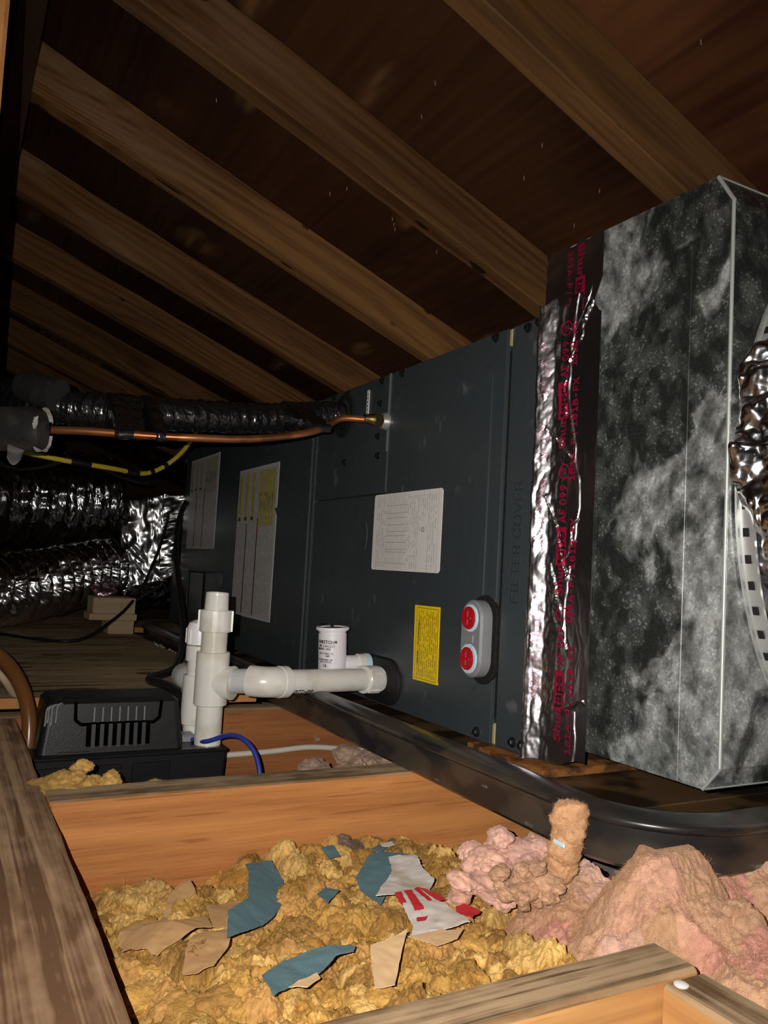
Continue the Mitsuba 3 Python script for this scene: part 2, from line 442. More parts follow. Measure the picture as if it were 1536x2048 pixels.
def plate_fn(u, v):
    ink = 0.40 * rows(u, v, 34, 150, 0.72, 0.5, 1.0) * within(u, 0.05, 0.93) * within(v, 0.04, 0.95)
    tab = within(u, 0.19, 0.50)
    ink = dr.maximum(ink * (1 - 0.65 * tab), tab * 0.45 * within(u * 44 - dr.floor(u * 44), 0.0, 0.22))
    for k in (0.09, 0.235, 0.27, 0.36, 0.445, 0.50, 0.585, 0.675, 0.735, 0.835):
        ink = dr.maximum(ink, within(u, 0.21, 0.53) * within(v, k, k + 0.006) * 0.85)
    for k in (0.16, 0.68, 0.75, 0.83, 0.95):
        ink = dr.maximum(ink, within(u, k, k + 0.004) * 0.5)
    blank = within(u, 0.70, 0.82) * (1 - within(v, 0.50, 0.56)) * within(v, 0.05, 0.64)
    ink = ink * (1 - blank)
    ring = dr.sqrt(dr.square((u - 0.755) * 1.6) + dr.square((v - 0.515) * 1.2))
    ink = dr.maximum(ink, within(ring, 0.022, 0.036) * 0.9)
    return mix((0.78, 0.74, 0.70), (0.10, 0.10, 0.10), ink * 0.8)


label_mat("plate_print", 1.018, 1.2375, 0.397, 0.526, plate_fn)


def warn_fn(bright):
    def fn(u, v):
        paper = mi.Color3f(0.50, 0.48, 0.47)
        yel = mi.Color3f(0.52, 0.42, 0.05) if bright else mi.Color3f(0.42, 0.39, 0.27)
        top = within(v, 0.64, 0.965)
        band = within(u, 0.03, 0.10) + within(u, 0.20, 0.27) + within(u, 0.37, 0.44)
        right = within(u, 0.56, 0.94) * within(v, 0.60, 0.965)
        stripe = right * within((u - 0.56) * 16 - dr.floor((u - 0.56) * 16), 0.0, 0.72)
        m = dr.clip(top * band + stripe, 0, 1)
        c = paper * (1 - m) + yel * m
        ink = 0.30 * rows(u, v, 44, 260, 0.8, 0.6, 2.0) * within(u, 0.02, 0.95) * within(v, 0.03, 0.97) * (1 - top * band)
        ink = dr.maximum(ink, 0.75 * rows(u, v, 26.3, 200, 0.8, 0.4, 3.0) * right * within(v, 0.70, 0.82))
        ink = dr.maximum(ink, 0.5 * rows(u, v, 30.0, 120, 0.85, 0.4, 4.0) * top * band * within(v, 0.70, 0.95))
        c = c * (1 - ink) + mi.Color3f(0.05, 0.05, 0.05) * ink
        for k in (0.42, 0.235):
            c = dr.select(((v > k) & (v < k + 0.004)), mi.Color3f(0.55, 0.53, 0.52), c)
        red = within(u, 0.265, 0.29) * within(v, 0.02, 0.62) + within(u, 0.545, 0.57) * within(v, 0.02, 0.655)
        c = c * (1 - red) + mi.Color3f(0.17, 0.02, 0.04) * red
        tri = within(v, 0.645, 0.668) * band * 0.9
        c = c * (1 - tri) + mi.Color3f(0.03, 0.03, 0.02) * tri
        edge = dr.select((u < 0.012) | (u > 0.975) | (v < 0.008) | (v > 0.985), 1.0, 0.0)
        return c * (1 - edge) + mi.Color3f(0.55, 0.53, 0.52) * edge
    return fn


label_mat("warning_print", 1.719, 2.0, 0.264, 0.630, warn_fn(True))
label_mat("warning_print_far", 2.190, 2.485, 0.4275, 0.700, warn_fn(False))


def yellow_fn(u, v):
    ink = 0.62 * rows(u, v, 13, 190, 0.82, 0.5, 6.0) * within(u, 0.16, 0.88) * within(v, 0.06, 0.93)
    ink = dr.maximum(ink, 0.95 * rows(u, v, 13, 95, 0.9, 0.6, 7.0) * within(u, 0.155, 0.235) * within(v, 0.22, 0.8))
    fr = (within(u, 0.07, 0.93) * within(v, 0.03, 0.97)) * (1 - within(u, 0.085, 0.915) * within(v, 0.038, 0.962))
    ink = dr.maximum(ink, 0.8 * fr)
    return mix((0.92, 0.62, 0.004), (0.08, 0.06, 0.01), ink)


label_mat("yellow_print", 1.008, 1.081, 0.232, 0.3465, yellow_fn)

# ------------------------------------------------------------------ the setting: roof, ridge, floor
CZ = 0.40
SL = 0.39125                     # roof pitch
W = 0.80                         # rafter underside above the lens plane at x = 0
JT = 0.159                       # joist tops


def roof(x, up):
    return CZ + W - SL * x + up


def slope_box(xa, xb, y0, y1, d0, d1, c=0.001, step=None, side=1, seed=0):
    """box lying along the roof slope: d0, d1 are heights above the rafter undersides (measured vertically)"""
    m = box(xa, xb, y0, y1, d0, d1, c)
    if step:
        v, f = trimesh.remesh.subdivide_to_size(m.vertices, m.faces, step, max_iter=12)
        m = trimesh.Trimesh(v, f)
        m.merge_vertices()
        m.vertices = m.vertices + m.vertex_normals * ((meshkit.fbm(m.vertices * 9 + seed * 3.3, 3, seed) - 0.5) * 0.006)[:, None]
    v = np.array(m.vertices)
    v[:, 2] = CZ + W - SL * v[:, 0] + v[:, 2]
    if side < 0:
        v[:, 0] = 0.086 - v[:, 0]
        m = trimesh.Trimesh(v, m.faces[:, ::-1], process=False)
    else:
        m = trimesh.Trimesh(v, m.faces, process=False)
    return m


tag("ceiling", "underside of a low pitched roof of dark stained plywood sheets above the rafters", kind="structure")
ye = [-1.73, -0.51, 0.713, 1.91, 3.24, 4.9]
for side in (1, -1):
    for a, b in zip(ye[:-1], ye[1:]):
        for xa, xb in ((0.045, 1.36), (1.363, 2.75)):
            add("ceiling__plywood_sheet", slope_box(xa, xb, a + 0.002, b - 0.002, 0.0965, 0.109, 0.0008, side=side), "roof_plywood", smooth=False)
# roofing nails that come through the sheathing
nr = np.random.default_rng(3)
for k in range(34):
    x, y = nr.uniform(0.15, 0.9), nr.choice([0.52, 0.58, 0.63, 0.86, 0.95, 1.02, 1.24, 1.3, 1.62]) + nr.uniform(-0.03, 0.03)
    z = roof(x, 0.0965)
    add("ceiling__nail", lathe([(0, 0.004), (0.0011, 0.002), (0.0011, -0.004), (0, -0.007)], (x, y, z), (0.1 * nr.normal(), 0.1 * nr.normal(), 1), 8), "nail_steel", smooth=False)

RY = [0.732, 1.108, 1.496, 1.920, 2.344, 2.816, 3.26, 3.70]
RL = ["pale brown rafter at the upper right whose lower end passes behind the galvanised duct",
      "broad lit rafter crossing the top of the picture down to the foil taped joint",
      "rafter with cathedral grain, third down from the upper right",
      "dull brown rafter fourth down from the upper right",
      "rafter with a pale worn edge and knots, fifth down from the upper right",
      "stained rafter with pale streaks, sixth down from the upper right, above the grey pipe",
      "dim rafter just above the black wrapped pipe, seventh from the upper right",
      "farthest dim rafter behind the black wrapped pipe"]
for k, (y, lb) in enumerate(zip(RY, RL)):
    add("rafter", slope_box(0.062, 2.55, y - 0.0385, y, 0.0, 0.0955, 0.002, step=0.05, seed=k), "rafter_wood", smooth=25, label=lb, cat="rafter", group="roof rafters")
add("ridge_board", rough_beam(0.024, 0.062, -0.6, 4.9, CZ + 0.774, CZ + 0.875, 0.002, 0.12), "dark_wood", label="dark ridge board running along the left edge, where the rafters end", cat="board")
add("wall_back", box(-2.7, 2.8, 4.9, 4.95, 0.0, 1.4), "dark_wood", smooth=False, kind="structure", label="dark gable wall at the far end of the attic")
add("floor", box(-2.6, 2.75, 0.405, 4.9, 0.0, 0.02), "plaster", smooth=False, kind="structure", label="plaster ceiling of the room below, under the joists")
tag("floor_001", "weathered plywood floor deck beyond the pump, left of the drain pan", kind="structure")
add("floor_001__plywood_sheet", rough_beam(-0.75, 0.486, 1.325, 2.55, 0.1605, 0.177, 0.001, 0.05, 0.0008), "floor_plywood")
add("floor_001__plywood_sheet", rough_beam(-0.75, 0.60, 2.553, 3.8, 0.1605, 0.177, 0.001, 0.08, 0.0008), "floor_plywood")

add("joist", rough_beam(0.1060, 1.6, 0.84, 0.886, 0.021, JT, 0.002, 0.02, 0.0016, 1), "joist_wood", smooth=20,
    label="orange wooden ceiling joist in the foreground, between the pump and the yellow insulation", cat="joist")
add("joist", rough_beam(-0.5, 1.6, 1.276, 1.318, 0.021, JT, 0.004, 0.03, 0.0016, 2), "joist_wood_dark", smooth=40,
    label="orange wooden ceiling joist behind the pump with a white cable on its face", cat="joist")
add("beam", rough_beam(0.012, 0.1055, -0.15, 1.262, 0.015, JT, 0.003, 0.02, 0.002, 3), "beam_wood", smooth=20,
    label="weathered brown timber running up the left edge beside the insulation", cat="beam")
add("hatch_board", rough_beam(0.109, 0.441, 0.362, 0.4005, 0.02, JT, 0.003, 0.015, 0.0012, 4), "hatch_wood", smooth=40,
    label="grooved grey board at the bottom edge, the far rim of the access hatch", cat="board")
add("hatch_trimmer", rough_beam(0.403, 0.441, -0.2, 0.3605, 0.02, JT - 0.001, 0.003, 0.015, 0.0012, 5), "trimmer_wood", smooth=40,
    label="light wooden side board of the access hatch in the bottom right corner", cat="board")
add("nail", lathe([(0, 0), (0.0042, 0), (0.0046, 0.0012), (0.003, 0.0022), (0, 0.0024)], (0.412, 0.352, JT - 0.0015), (0, 0, 1), 16), "nail_white",
    label="white nail head at the corner of the hatch boards", cat="nail")
add("post", rough_beam(-0.055, 0.008, 0.66, 0.70, JT - 0.001, roof(0.086 + 0.03, 0.09), 0.003, 0.05, 0.001, 6), "post_wood",
    label="bright orange wooden post cut by the upper left edge", cat="post")

add("nail", lathe([(0, 0), (0.0035, 0), (0.0038, 0.001), (0.0030, 0.010), (0, 0.0105)], (0.581, 1.277, 0.102), (0, -1, 0.2), 12), "bare_edge",
    label="shiny nail head sticking out of the joist behind the pump", cat="nail")

# ------------------------------------------------------------------ drain pan
X0, X1, Y0, Y1, ZB = 0.500, 1.34, 0.452, 2.41, 0.1600
RC = 0.105


def ring(off, r, z, n=14):
    x0, x1, y0, y1 = X0 + off, X1 - off, Y0 + off, Y1 - off
    r = max(r - off, 0.01)
    pts = []
    for cx, cy, a0 in ((x0 + r, y0 + r, math.pi), (x1 - r, y0 + r, 1.5 * math.pi), (x1 - r, y1 - r, 0), (x0 + r, y1 - r, 0.5 * math.pi)):
        for a in np.linspace(a0, a0 + math.pi / 2, n):
            pts.append((cx + r * math.cos(a), cy + r * math.sin(a), z))
    return np.array(pts)


def loft(rings, close=True):
    n = len(rings[0])
    v = np.vstack(rings)
    f = []
    k = np.arange(n)
    for i in range(len(rings) - 1):
        a, b = i * n + k, i * n + (k + 1) % n
        f += [np.stack([a, b, b + n], 1), np.stack([a, b + n, a + n], 1)]
    if close:
        c = len(v)
        v = np.vstack([v, rings[-1].mean(0)])
        f.append(np.stack([(len(rings) - 1) * n + k, (len(rings) - 1) * n + (k + 1) % n, 0 * k + c], 1))
    return trimesh.Trimesh(v, np.vstack(f), process=False)


tag("drain_pan", "large black plastic drain pan under the grey cabinet with a rounded corner", "drain pan")
body = loft([ring(0.012, RC, ZB), ring(0.008, RC, ZB), ring(0.003, RC, ZB + 0.004), ring(0.002, RC, ZB + 0.03), ring(0.002, RC, ZB + 0.041),
             ring(0.030, RC, ZB + 0.041), ring(0.034, RC, ZB + 0.010), ring(0.042, RC, ZB + 0.003)])
add("drain_pan__tray", body, "pan_plastic", smooth=35)
rim = [ring(o, RC, ZB + z) for o, z in ((0.002, 0.036), (-0.0035, 0.037), (-0.005, 0.040), (-0.004, 0.0435), (0.0, 0.046), (0.010, 0.0485), (0.020, 0.0485), (0.028, 0.047), (0.0325, 0.043), (0.034, 0.036), (0.030, 0.034))]
add("drain_pan__rim", loft(rim, close=False), "pan_plastic", smooth=60)
for y in (0.62, 0.92, 1.25, 1.6, 2.0):
    add("drain_pan__floor_rib", box(X0 + 0.06, X1 - 0.06, y, y + 0.012, ZB + 0.002, ZB + 0.005, 0.002), "pan_plastic")

for y, w in ((0.745, 0.155), (1.45, 0.1), (2.24, 0.1)):
    add("wood_batten", rough_beam(0.63, 1.1, y, y + w, 0.1655, 0.1748, 0.001, 0.04, 0.0005), "dust_wood", cat="batten",
        label="rusty brown wooden strip in the drain pan " + ("under the taped end of the cabinet" if y < 1 else "under the middle of the cabinet" if y < 2 else "under the far end of the cabinet"))

# ------------------------------------------------------------------ air handler
AX = 0.65
tag("air_handler", "long dark grey metal air handler cabinet lying on its side in the drain pan", "air handler")
A = "air_handler__"
add(A + "cabinet", box(AX + 0.006, 1.12, 0.797, 2.55, 0.1755, 0.737, 0.002), "grey_paint_dark")
add(A + "filter_cover", box(AX, AX + 0.02, 0.803, 0.868, 0.1755, 0.7375, 0.003), "grey_paint", smooth=25)
lettering = text3("FILTER COVER", 0.0165, (AX - 0.0001, 0.829, 0.362), (0, 0, 1), (0, 1, 0), 0.0007)
lettering = trimesh.Trimesh(lettering.vertices * [1, 1, 1], lettering.faces[:, ::-1], process=False)
add(A + "filter_cover__lettering", lettering, "grey_paint_mid", smooth=False, label="raised letters FILTER COVER")
add(A + "filter_cover__edge_strip", box(AX - 0.003, AX + 0.02, 0.7962, 0.8028, 0.176, 0.7375, 0.0022), "bare_edge", smooth=50, label="bare metal edge strip")
coil = sg.Polygon([(0.877, 0.1755), (1.505, 0.1755), (1.505, 0.527), (1.2025, 0.527), (1.2025, 0.737), (0.877, 0.737)])
add(A + "coil_panel", extrude_x(coil, AX, AX + 0.012, 0.002), "grey_paint", smooth=25)
emb = sg.Polygon([(0.905, 0.235), (1.10, 0.235), (1.45, 0.235), (1.45, 0.48), (1.165, 0.48), (1.165, 0.70), (0.905, 0.70)]).buffer(-0.03).buffer(0.03, quad_segs=8).buffer(0.03).buffer(-0.03)
add(A + "coil_panel__stamped_field", extrude_x(emb, AX - 0.0016, AX + 0.005, 0.0016), "grey_paint", smooth=25)
add(A + "line_plate", box(AX - 0.001, AX + 0.012, 1.2045, 1.505, 0.529, 0.737, 0.002), "grey_paint", smooth=25)
st = sg.Polygon([(1.222, 0.60), (1.46, 0.60), (1.46, 0.585), (1.222, 0.585)])
add(A + "line_plate__lip", extrude_x(sg.box(1.2046, 0.60, 1.209, 0.737), AX - 0.003, AX, 0.001), "grey_paint_light", smooth=25)
add(A + "blower_panel", box(AX, AX + 0.012, 1.517, 2.545, 0.1755, 0.737, 0.002), "grey_paint", smooth=25)
for y in (1.510, 1.532):
    add(A + "seam_strip", box(AX - 0.003, AX + 0.012, y - 0.0025, y + 0.0025, 0.1755, 0.737, 0.0015), "grey_paint", smooth=25)
for z0, z1 in ((0.712, 0.736), (0.1765, 0.204)):
    add(A + "gap_insulation", box(AX + 0.002, AX + 0.012, 0.8685, 0.8765, z0, z1, 0.002), "glass_wool", label="yellowish insulation showing in the panel gap")
add(A + "gap_gasket", box(AX + 0.004, AX + 0.012, 0.8685, 0.8762, 0.21, 0.705, 0.001), "foam_black")


def screw(y, z):
    hexa = [(0.0046 * math.cos(a), 0.0046 * math.sin(a)) for a in np.arange(6) * math.pi / 3 + 0.3]
    head = extrude_x(sg.Polygon([(y + a, z + b) for a, b in hexa]), AX - 0.006, AX - 0.001, 0.001)
    flange = lathe([(0, 0), (0.0070, 0), (0.0066, 0.0012), (0.004, 0.0018), (0, 0.0018)], (AX - 0.0004, y, z), (-1, 0, 0), 20)
    return cat(head, flange)


for y, z in [(0.903, 0.730), (0.832, 0.727), (0.809, 0.729), (1.166, 0.729), (1.237, 0.729), (1.240, 0.689), (1.242, 0.631), (1.238, 0.596), (1.373, 0.597), (1.435, 0.731), (1.374, 0.729), (0.907, 0.186), (0.829, 0.189), (0.8095, 0.189)]:
    add(A + "screw", screw(y, z), "pump_gloss", smooth=25)
add(A + "specification_label", extrude_x(rrect(1.018, 1.2375, 0.397, 0.526, 0.006), AX - 0.0024, AX - 0.0008), "plate_print", smooth=False, label="white printed specification label with fine tables")
notch = sg.Polygon([(1.719, 0.264), (2.0, 0.264), (2.0, 0.63), (1.719, 0.63), (1.719, 0.525), (1.736, 0.522), (1.719, 0.508)])
add(A + "warning_label", extrude_x(notch, AX - 0.0008, AX), "warning_print", smooth=False, label="tall white and yellow warning label with a torn right edge")
add(A + "warning_label", extrude_x(sg.box(2.190, 0.4275, 2.485, 0.700), AX - 0.0008, AX), "warning_print_far", smooth=False, label="greyish warning label at the far end of the cabinet")
add(A + "caution_label", extrude_x(sg.Polygon([(1.008, 0.233), (1.079, 0.232), (1.083, 0.346), (1.0105, 0.347)]), AX - 0.0024, AX - 0.0008), "yellow_print", smooth=False, label="bright yellow caution label with black print")
# primary drain plate
add(A + "drain_plate", extrude_x(stadium(1.187, 0.2165, 0.034, 0.0375, "y"), AX - 0.006, AX, 0.0025), "black_matte", smooth=30, label="black oval drain plate")
add(A + "drain_plate__spigot", lathe([(0, 0), (0.0185, 0), (0.0185, 0.012), (0, 0.012)], (AX - 0.005, 1.172, 0.218), (-1, 0, 0)), "pvc_grey_shade")
add(A + "drain_plate__spigot", lathe([(0, 0), (0.0165, 0), (0.0165, 0.012), (0, 0.012)], (AX - 0.005, 1.2225, 0.236), (-1, 0, 0)), "pvc_grey_shade")
# spare drain ports with red plugs
add(A + "port_gasket", extrude_x(stadium(0.8995, 0.311, 0.030, 0.030), AX - 0.003, AX + 0.003, 0.001), "foam_black", smooth=30)
gx = AX - 0.021
add(A + "drain_port", extrude_x(stadium(0.903, 0.312, 0.0275, 0.0245), gx, AX, 0.003), "port_grey", smooth=30, label="grey oval drain port block with two red plugs")
for z, s in ((0.3395, 1), (0.2850, 2)):
    w = 0.0006 * meshkit.noise(np.arange(48)[:, None] * np.ones(3) * 0.7, s)
    th = np.linspace(0, 2 * np.pi, 48, endpoint=False)
    R = 0.0178 + (0.0012 if s == 2 else 0) + 2 * w
    rg = sg.Polygon(np.c_[0.904 + R * np.cos(th), z + R * np.sin(th)])
    add(A + "drain_port__sealant", extrude_x(rg, gx - 0.002, gx + 0.002, 0.0012), "primer_glue", smooth=40, label="pale blue sealant ring")
    R = 0.0150 + 1.5 * (w if s == 1 else w[::-1])
    pg = sg.Polygon(np.c_[0.9055 + R * np.cos(th), z + R * np.sin(th)])
    plug = extrude_x(pg, gx - 0.0045, gx + 0.002, 0.0015)
    cross = cat(*[box(gx - 0.0056, gx - 0.003, 0.9055 - a, 0.9055 + a, z - b, z + b, 0.0008) for a, b in ((0.0095, 0.002), (0.002, 0.0095))])
    add(A + "drain_port__plug", cat(plug, cross), "plug_red", smooth=30, label="red threaded plug")
add(A + "drain_port__web", box(gx - 0.0012, gx + 0.003, 0.895, 0.913, 0.306, 0.3175, 0.001), "port_grey")
# far end fittings
add(A + "pipe_collar", lathe([(0.029, 0), (0.041, 0), (0.043, 0.002), (0.041, 0.004), (0.029, 0.004)], (AX - 0.001, 1.385, 0.688), (-1, 0, 0)), "foam_black")
add(A + "hanging_tag", extrude_x(stadium(1.286, 0.695, 0.022, 0.0042), AX - 0.003, AX - 0.0015), "white_plastic", smooth=False, label="white perforated plastic strip")
for k in range(6):
    add(A + "hanging_tag__hole", extrude_x(sg.box(1.2848, 0.676 + k * 0.007, 1.2872, 0.679 + k * 0.007), AX - 0.0034, AX - 0.003), "ink", smooth=False)
add(A + "knockout", lathe([(0, 0.001), (0.014, 0.001), (0.016, 0.0), (0.020, 0.0), (0.021, 0.002), (0.018, 0.004), (0.012, 0.005), (0, 0.005)], (AX, 2.113, 0.345), (-1, 0, 0)), "grey_paint_light", label="round knockout plug")
add(A + "junction_box", box(AX - 0.045, AX, 2.262, 2.43, 0.20, 0.362, 0.004), "pump_gloss", label="small black junction box low on the far end")
add(A + "junction_box__lid", box(AX - 0.049, AX - 0.0445, 2.258, 2.434, 0.21, 0.366, 0.002), "grey_paint")
add(A + "junction_box__hinge", box(AX - 0.052, AX - 0.048, 2.31, 2.37, 0.336, 0.344, 0.0015), "zinc_edge")
tag(A + "scratch")
labels.pop(A + "scratch", None)
arc = [(AX - 0.0018, 1.287 + 0.016 * math.cos(a) - 0.010, 0.455 + 0.028 * math.sin(a)) for a in np.linspace(2.1, 4.1, 14)]
add(A + "coil_panel__scratch", tube(arc, 0.0005, 6), "grey_paint_light", label="curved pale scratch")

# ------------------------------------------------------------------ galvanised plenum
tag("duct_plenum", "tall galvanised sheet metal duct box with cloudy white patches at the right", "duct box")
D = "duct_plenum__"
ZT, ZL = 0.811, 0.2065
pl = []
for x, y, z0, z1 in ((AX, 0.797, ZL, ZT), (AX, 0.5365, ZL, ZT), (0.982, 0.797, ZL, ZT), (0.982, 0.5365, ZL, ZT)):
    pl += [(x, y, z0), (x, y, z1)]
for x in (AX + 0.001, 0.981):
    pl += [(x, 0.5165, 0.2305), (x, 0.5165, 0.779)]
add(D + "shell", hull(pl), "galvanised", smooth=False)
add(D + "front_panel", box(AX - 0.0008, AX + 0.002, 0.5665, 0.7965, ZL + 0.0005, ZT - 0.010, 0.0006), "galvanised", smooth=False)
add(D + "top_flange", hull([(AX - 0.0022, 0.797, ZT - 0.012), (AX - 0.0022, 0.797, ZT - 0.001), (AX + 0.006, 0.797, ZT + 0.002), (AX + 0.006, 0.797, ZT - 0.012),
                            (AX - 0.0022, 0.537, ZT - 0.012), (AX - 0.0022, 0.537, ZT - 0.001), (AX + 0.006, 0.537, ZT + 0.002), (AX + 0.006, 0.537, ZT - 0.012)]), "galvanised", smooth=False)
fl = sg.Polygon([(0.5365, ZL), (0.5600, ZL + 0.045), (0.5635, ZT - 0.008), (0.5365, ZT - 0.002), (0.5168, 0.779), (0.5168, 0.2305)])
add(D + "end_cap_flange", extrude_x(fl, AX - 0.0018, AX + 0.002, 0.0005), "galvanised", smooth=False)
add(D + "corner_seam", tube([(AX - 0.001, 0.5172, 0.231), (AX - 0.001, 0.5172, 0.5), (AX - 0.001, 0.5172, 0.779)], 0.0020, 12), "zinc_edge", smooth=40, label="folded corner edge with its highlight put into a paler colour")
add(D + "corner_lip", tube([(AX - 0.0005, 0.5172, 0.231), (AX - 0.0005, 0.5365, ZL + 0.0005)], 0.0018, 10), "zinc_edge", smooth=40)
add(D + "corner_lip", tube([(AX - 0.0005, 0.5172, 0.779), (AX - 0.0005, 0.5365, ZT - 0.001)], 0.0022, 10), "zinc_edge", smooth=40)
add(D + "end_lip", tube([(AX, 0.5365, ZL + 0.0006), (0.98, 0.5365, ZL + 0.0006)], 0.0014, 8), "zinc_edge", smooth=40)
add(D + "end_lip", tube([(AX, 0.5365, ZT - 0.0006), (0.98, 0.5365, ZT - 0.0006)], 0.0016, 8), "zinc_edge", smooth=40)

# round collar on the end cap and the foil duct on it
EC, EZ, EA, EB = 0.820, 0.505, 0.160, 0.262


def ell(t, k=1.0):
    return EC - EA * k * np.cos(t), EZ + EB * k * np.sin(t)


tt = np.linspace(0, 2 * np.pi, 160, endpoint=False)
tag("duct_collar", "perforated metal collar ring on the end of the galvanised duct box at the right edge", "duct collar")


def collar_part(prof):
    rings = []
    for off, y in prof:
        x, z = EC - (EA + off) * np.cos(tt), EZ + (EB + off) * np.sin(tt)
        rings.append(np.c_[x, np.full(len(tt), y), z])
    return loft(rings, close=False)


add("duct_collar__ring", collar_part([(0.0, 0.5162), (0.0035, 0.5145), (0.0035, 0.512), (0.0, 0.5115), (-0.0015, 0.4985), (-0.004, 0.498), (-0.0045, 0.5085)]), "bare_edge", smooth=40)
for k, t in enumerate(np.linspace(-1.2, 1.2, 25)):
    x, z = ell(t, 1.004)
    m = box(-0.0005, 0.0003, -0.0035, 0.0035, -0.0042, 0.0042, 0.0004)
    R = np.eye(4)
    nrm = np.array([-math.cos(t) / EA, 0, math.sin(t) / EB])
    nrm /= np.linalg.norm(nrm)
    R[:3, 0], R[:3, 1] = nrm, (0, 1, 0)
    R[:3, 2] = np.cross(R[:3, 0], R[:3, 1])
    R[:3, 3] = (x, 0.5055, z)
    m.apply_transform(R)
    add("duct_collar__painted_slot", m, "ink", smooth=False)  # black plate on the ring; the darkness of an opening is its colour


def sleeve(U, V):
    """foil sleeve leaving the collar towards the viewer; its upper part is taped out onto the sheet metal"""
    t = V
    upper = np.clip((np.sin(U) + 0.42) / 0.25, 0, 1)
    flare = (0.008 + 0.010 * np.sin(U * 7) + 0.008 * np.sin(U * 17 + 1)) * np.exp(-(t / 0.07) ** 2) * upper
    inset = -0.010 * (1 - upper) + 0.010 * upper
    y = 0.5150 - 0.24 * t - 0.004
    cx = EC + 0.10 * t ** 2
    a = EA - 0.012 + inset + flare + 0.010 * np.sin(3.1 * t)
    b = EB + inset + flare + 0.010 * np.sin(3.1 * t) - 0.004
    q = np.stack([cx - a * np.cos(U), y, EZ + b * np.sin(U)], -1)
    cr = (np.abs(meshkit.fbm(q * 30, 2, 11) - 0.5) * 0.034 + np.abs(meshkit.fbm(q * 75, 2, 12) - 0.5) * 0.010)
    out = np.stack([-np.cos(U), -0.5 + 0 * U, np.sin(U)], -1)
    return q + out * (cr - 0.002)[..., None]


us = np.linspace(-np.pi, np.pi, 760)
add("foil_duct", grid(us, np.linspace(0, 1, 170), sleeve), "foil", smooth=True, label="crumpled shiny foil duct on the collar at the right edge", cat="duct")


# ------------------------------------------------------------------ foil tape
def tape_x(y, z):
    """distance of the tape in front of the cabinet plane: a bulge over the joint, flat on the duct"""
    v = 0.7955 - y
    prof = np.interp(v, [0, 0.003, 0.007, 0.0105, 0.015, 0.021, 0.027, 0.034, 0.042, 0.2], [0.004, 0.013, 0.0185, 0.0190, 0.0165, 0.0112, 0.0060, 0.0036, 0.0026, 0.0024])
    q = np.stack([y * 0, y, z], -1)
    amt = np.interp(v, [0, 0.01, 0.035, 0.055, 0.1], [0.6, 1.0, 1.0, 0.35, 0.15])
    w = np.abs(meshkit.fbm(q * np.array([1, 75, 22.0]), 3, 21) - 0.5) * 0.0070 + np.abs(meshkit.fbm(q * np.array([1, 130, 90.0]), 3, 23) - 0.5) * 0.0016
    crease = np.exp(-((y - 0.7300 - 0.03 * (z - 0.5) - 0.010 * np.sin(z * 22) - 0.010 * (meshkit.fbm(q * 26, 3, 4) - 0.5)) / 0.0014) ** 2) * 0.0022 * (meshkit.noise(q * 14, 5) > 0.45)
    diag = 0
    for (ya, za, yb, zb) in ((0.70, 0.745, 0.745, 0.665), (0.745, 0.66, 0.751, 0.60), (0.775, 0.585, 0.735, 0.545), (0.77, 0.50, 0.735, 0.40), (0.74, 0.42, 0.72, 0.47), (0.70, 0.262, 0.735, 0.243), (0.765, 0.42, 0.735, 0.335)):
        d = np.array([yb - ya, zb - za])
        L2 = d @ d
        wob = (meshkit.fbm(np.stack([y * 0 + ya, y * 55, z * 55], -1), 3, 27) - 0.5) * 0.016
        t = np.clip(((y + wob - ya) * d[0] + (z + wob - za) * d[1]) / L2, 0, 1)
        dist = np.hypot(y + wob - ya - t * d[0], z + wob - za - t * d[1])
        diag = diag + np.exp(-(dist / 0.0014) ** 2) * 0.0026 * (0.3 + 1.2 * meshkit.noise(np.stack([y * 0, y * 60, z * 60], -1), 8))
    return prof + w * amt + crease + diag


def tape_low(U, V):
    y = 0.7955 - U * 0.1015
    top = 0.737 + 0.010 * np.sin(U * 3.3) - 0.02 * np.clip((U - 0.62) / 0.38, 0, 1) + 0.003 * np.sin(U * 31)
    bot = 0.176 + 0.016 * U + 0.003 * np.sin(U * 9)
    z = bot + V * (top - bot)
    return np.stack([AX - tape_x(y, z), y, z], -1)


def flat_tape_x(y, z):
    q = np.stack([y * 0, y, z], -1)
    w = np.abs(meshkit.fbm(q * np.array([1, 22, 22.0]), 2, 31) - 0.5) * 0.0016
    diag = 0
    for (ya, za, yb, zb) in ((0.738, 0.700, 0.715, 0.735), (0.715, 0.735, 0.712, 0.745), (0.70, 0.727, 0.716, 0.722), (0.79, 0.725, 0.765, 0.716), (0.79, 0.69, 0.755, 0.70), (0.765, 0.722, 0.76, 0.737), (0.763, 0.715, 0.742, 0.702)):
        d = np.array([yb - ya, zb - za])
        t = np.clip(((y - ya) * d[0] + (z - za) * d[1]) / (d @ d), 0, 1)
        dist = np.hypot(y - ya - t * d[0], z - za - t * d[1])
        diag = diag + np.exp(-(dist / 0.0010) ** 2) * 0.0016
    return 0.0022 + w + diag


def tape_high(U, V):
    y = 0.7965 - U * 0.1020
    top = 0.8135 - 0.004 * np.sin(U * 3.1) + 0.0014 * np.sin(U * 23)
    bot = 0.700 + 0.055 * np.clip((U - 0.75) / 0.25, 0, 1)
    z = bot + V * (top - bot)
    return np.stack([AX - flat_tape_x(y, z), y, z], -1)


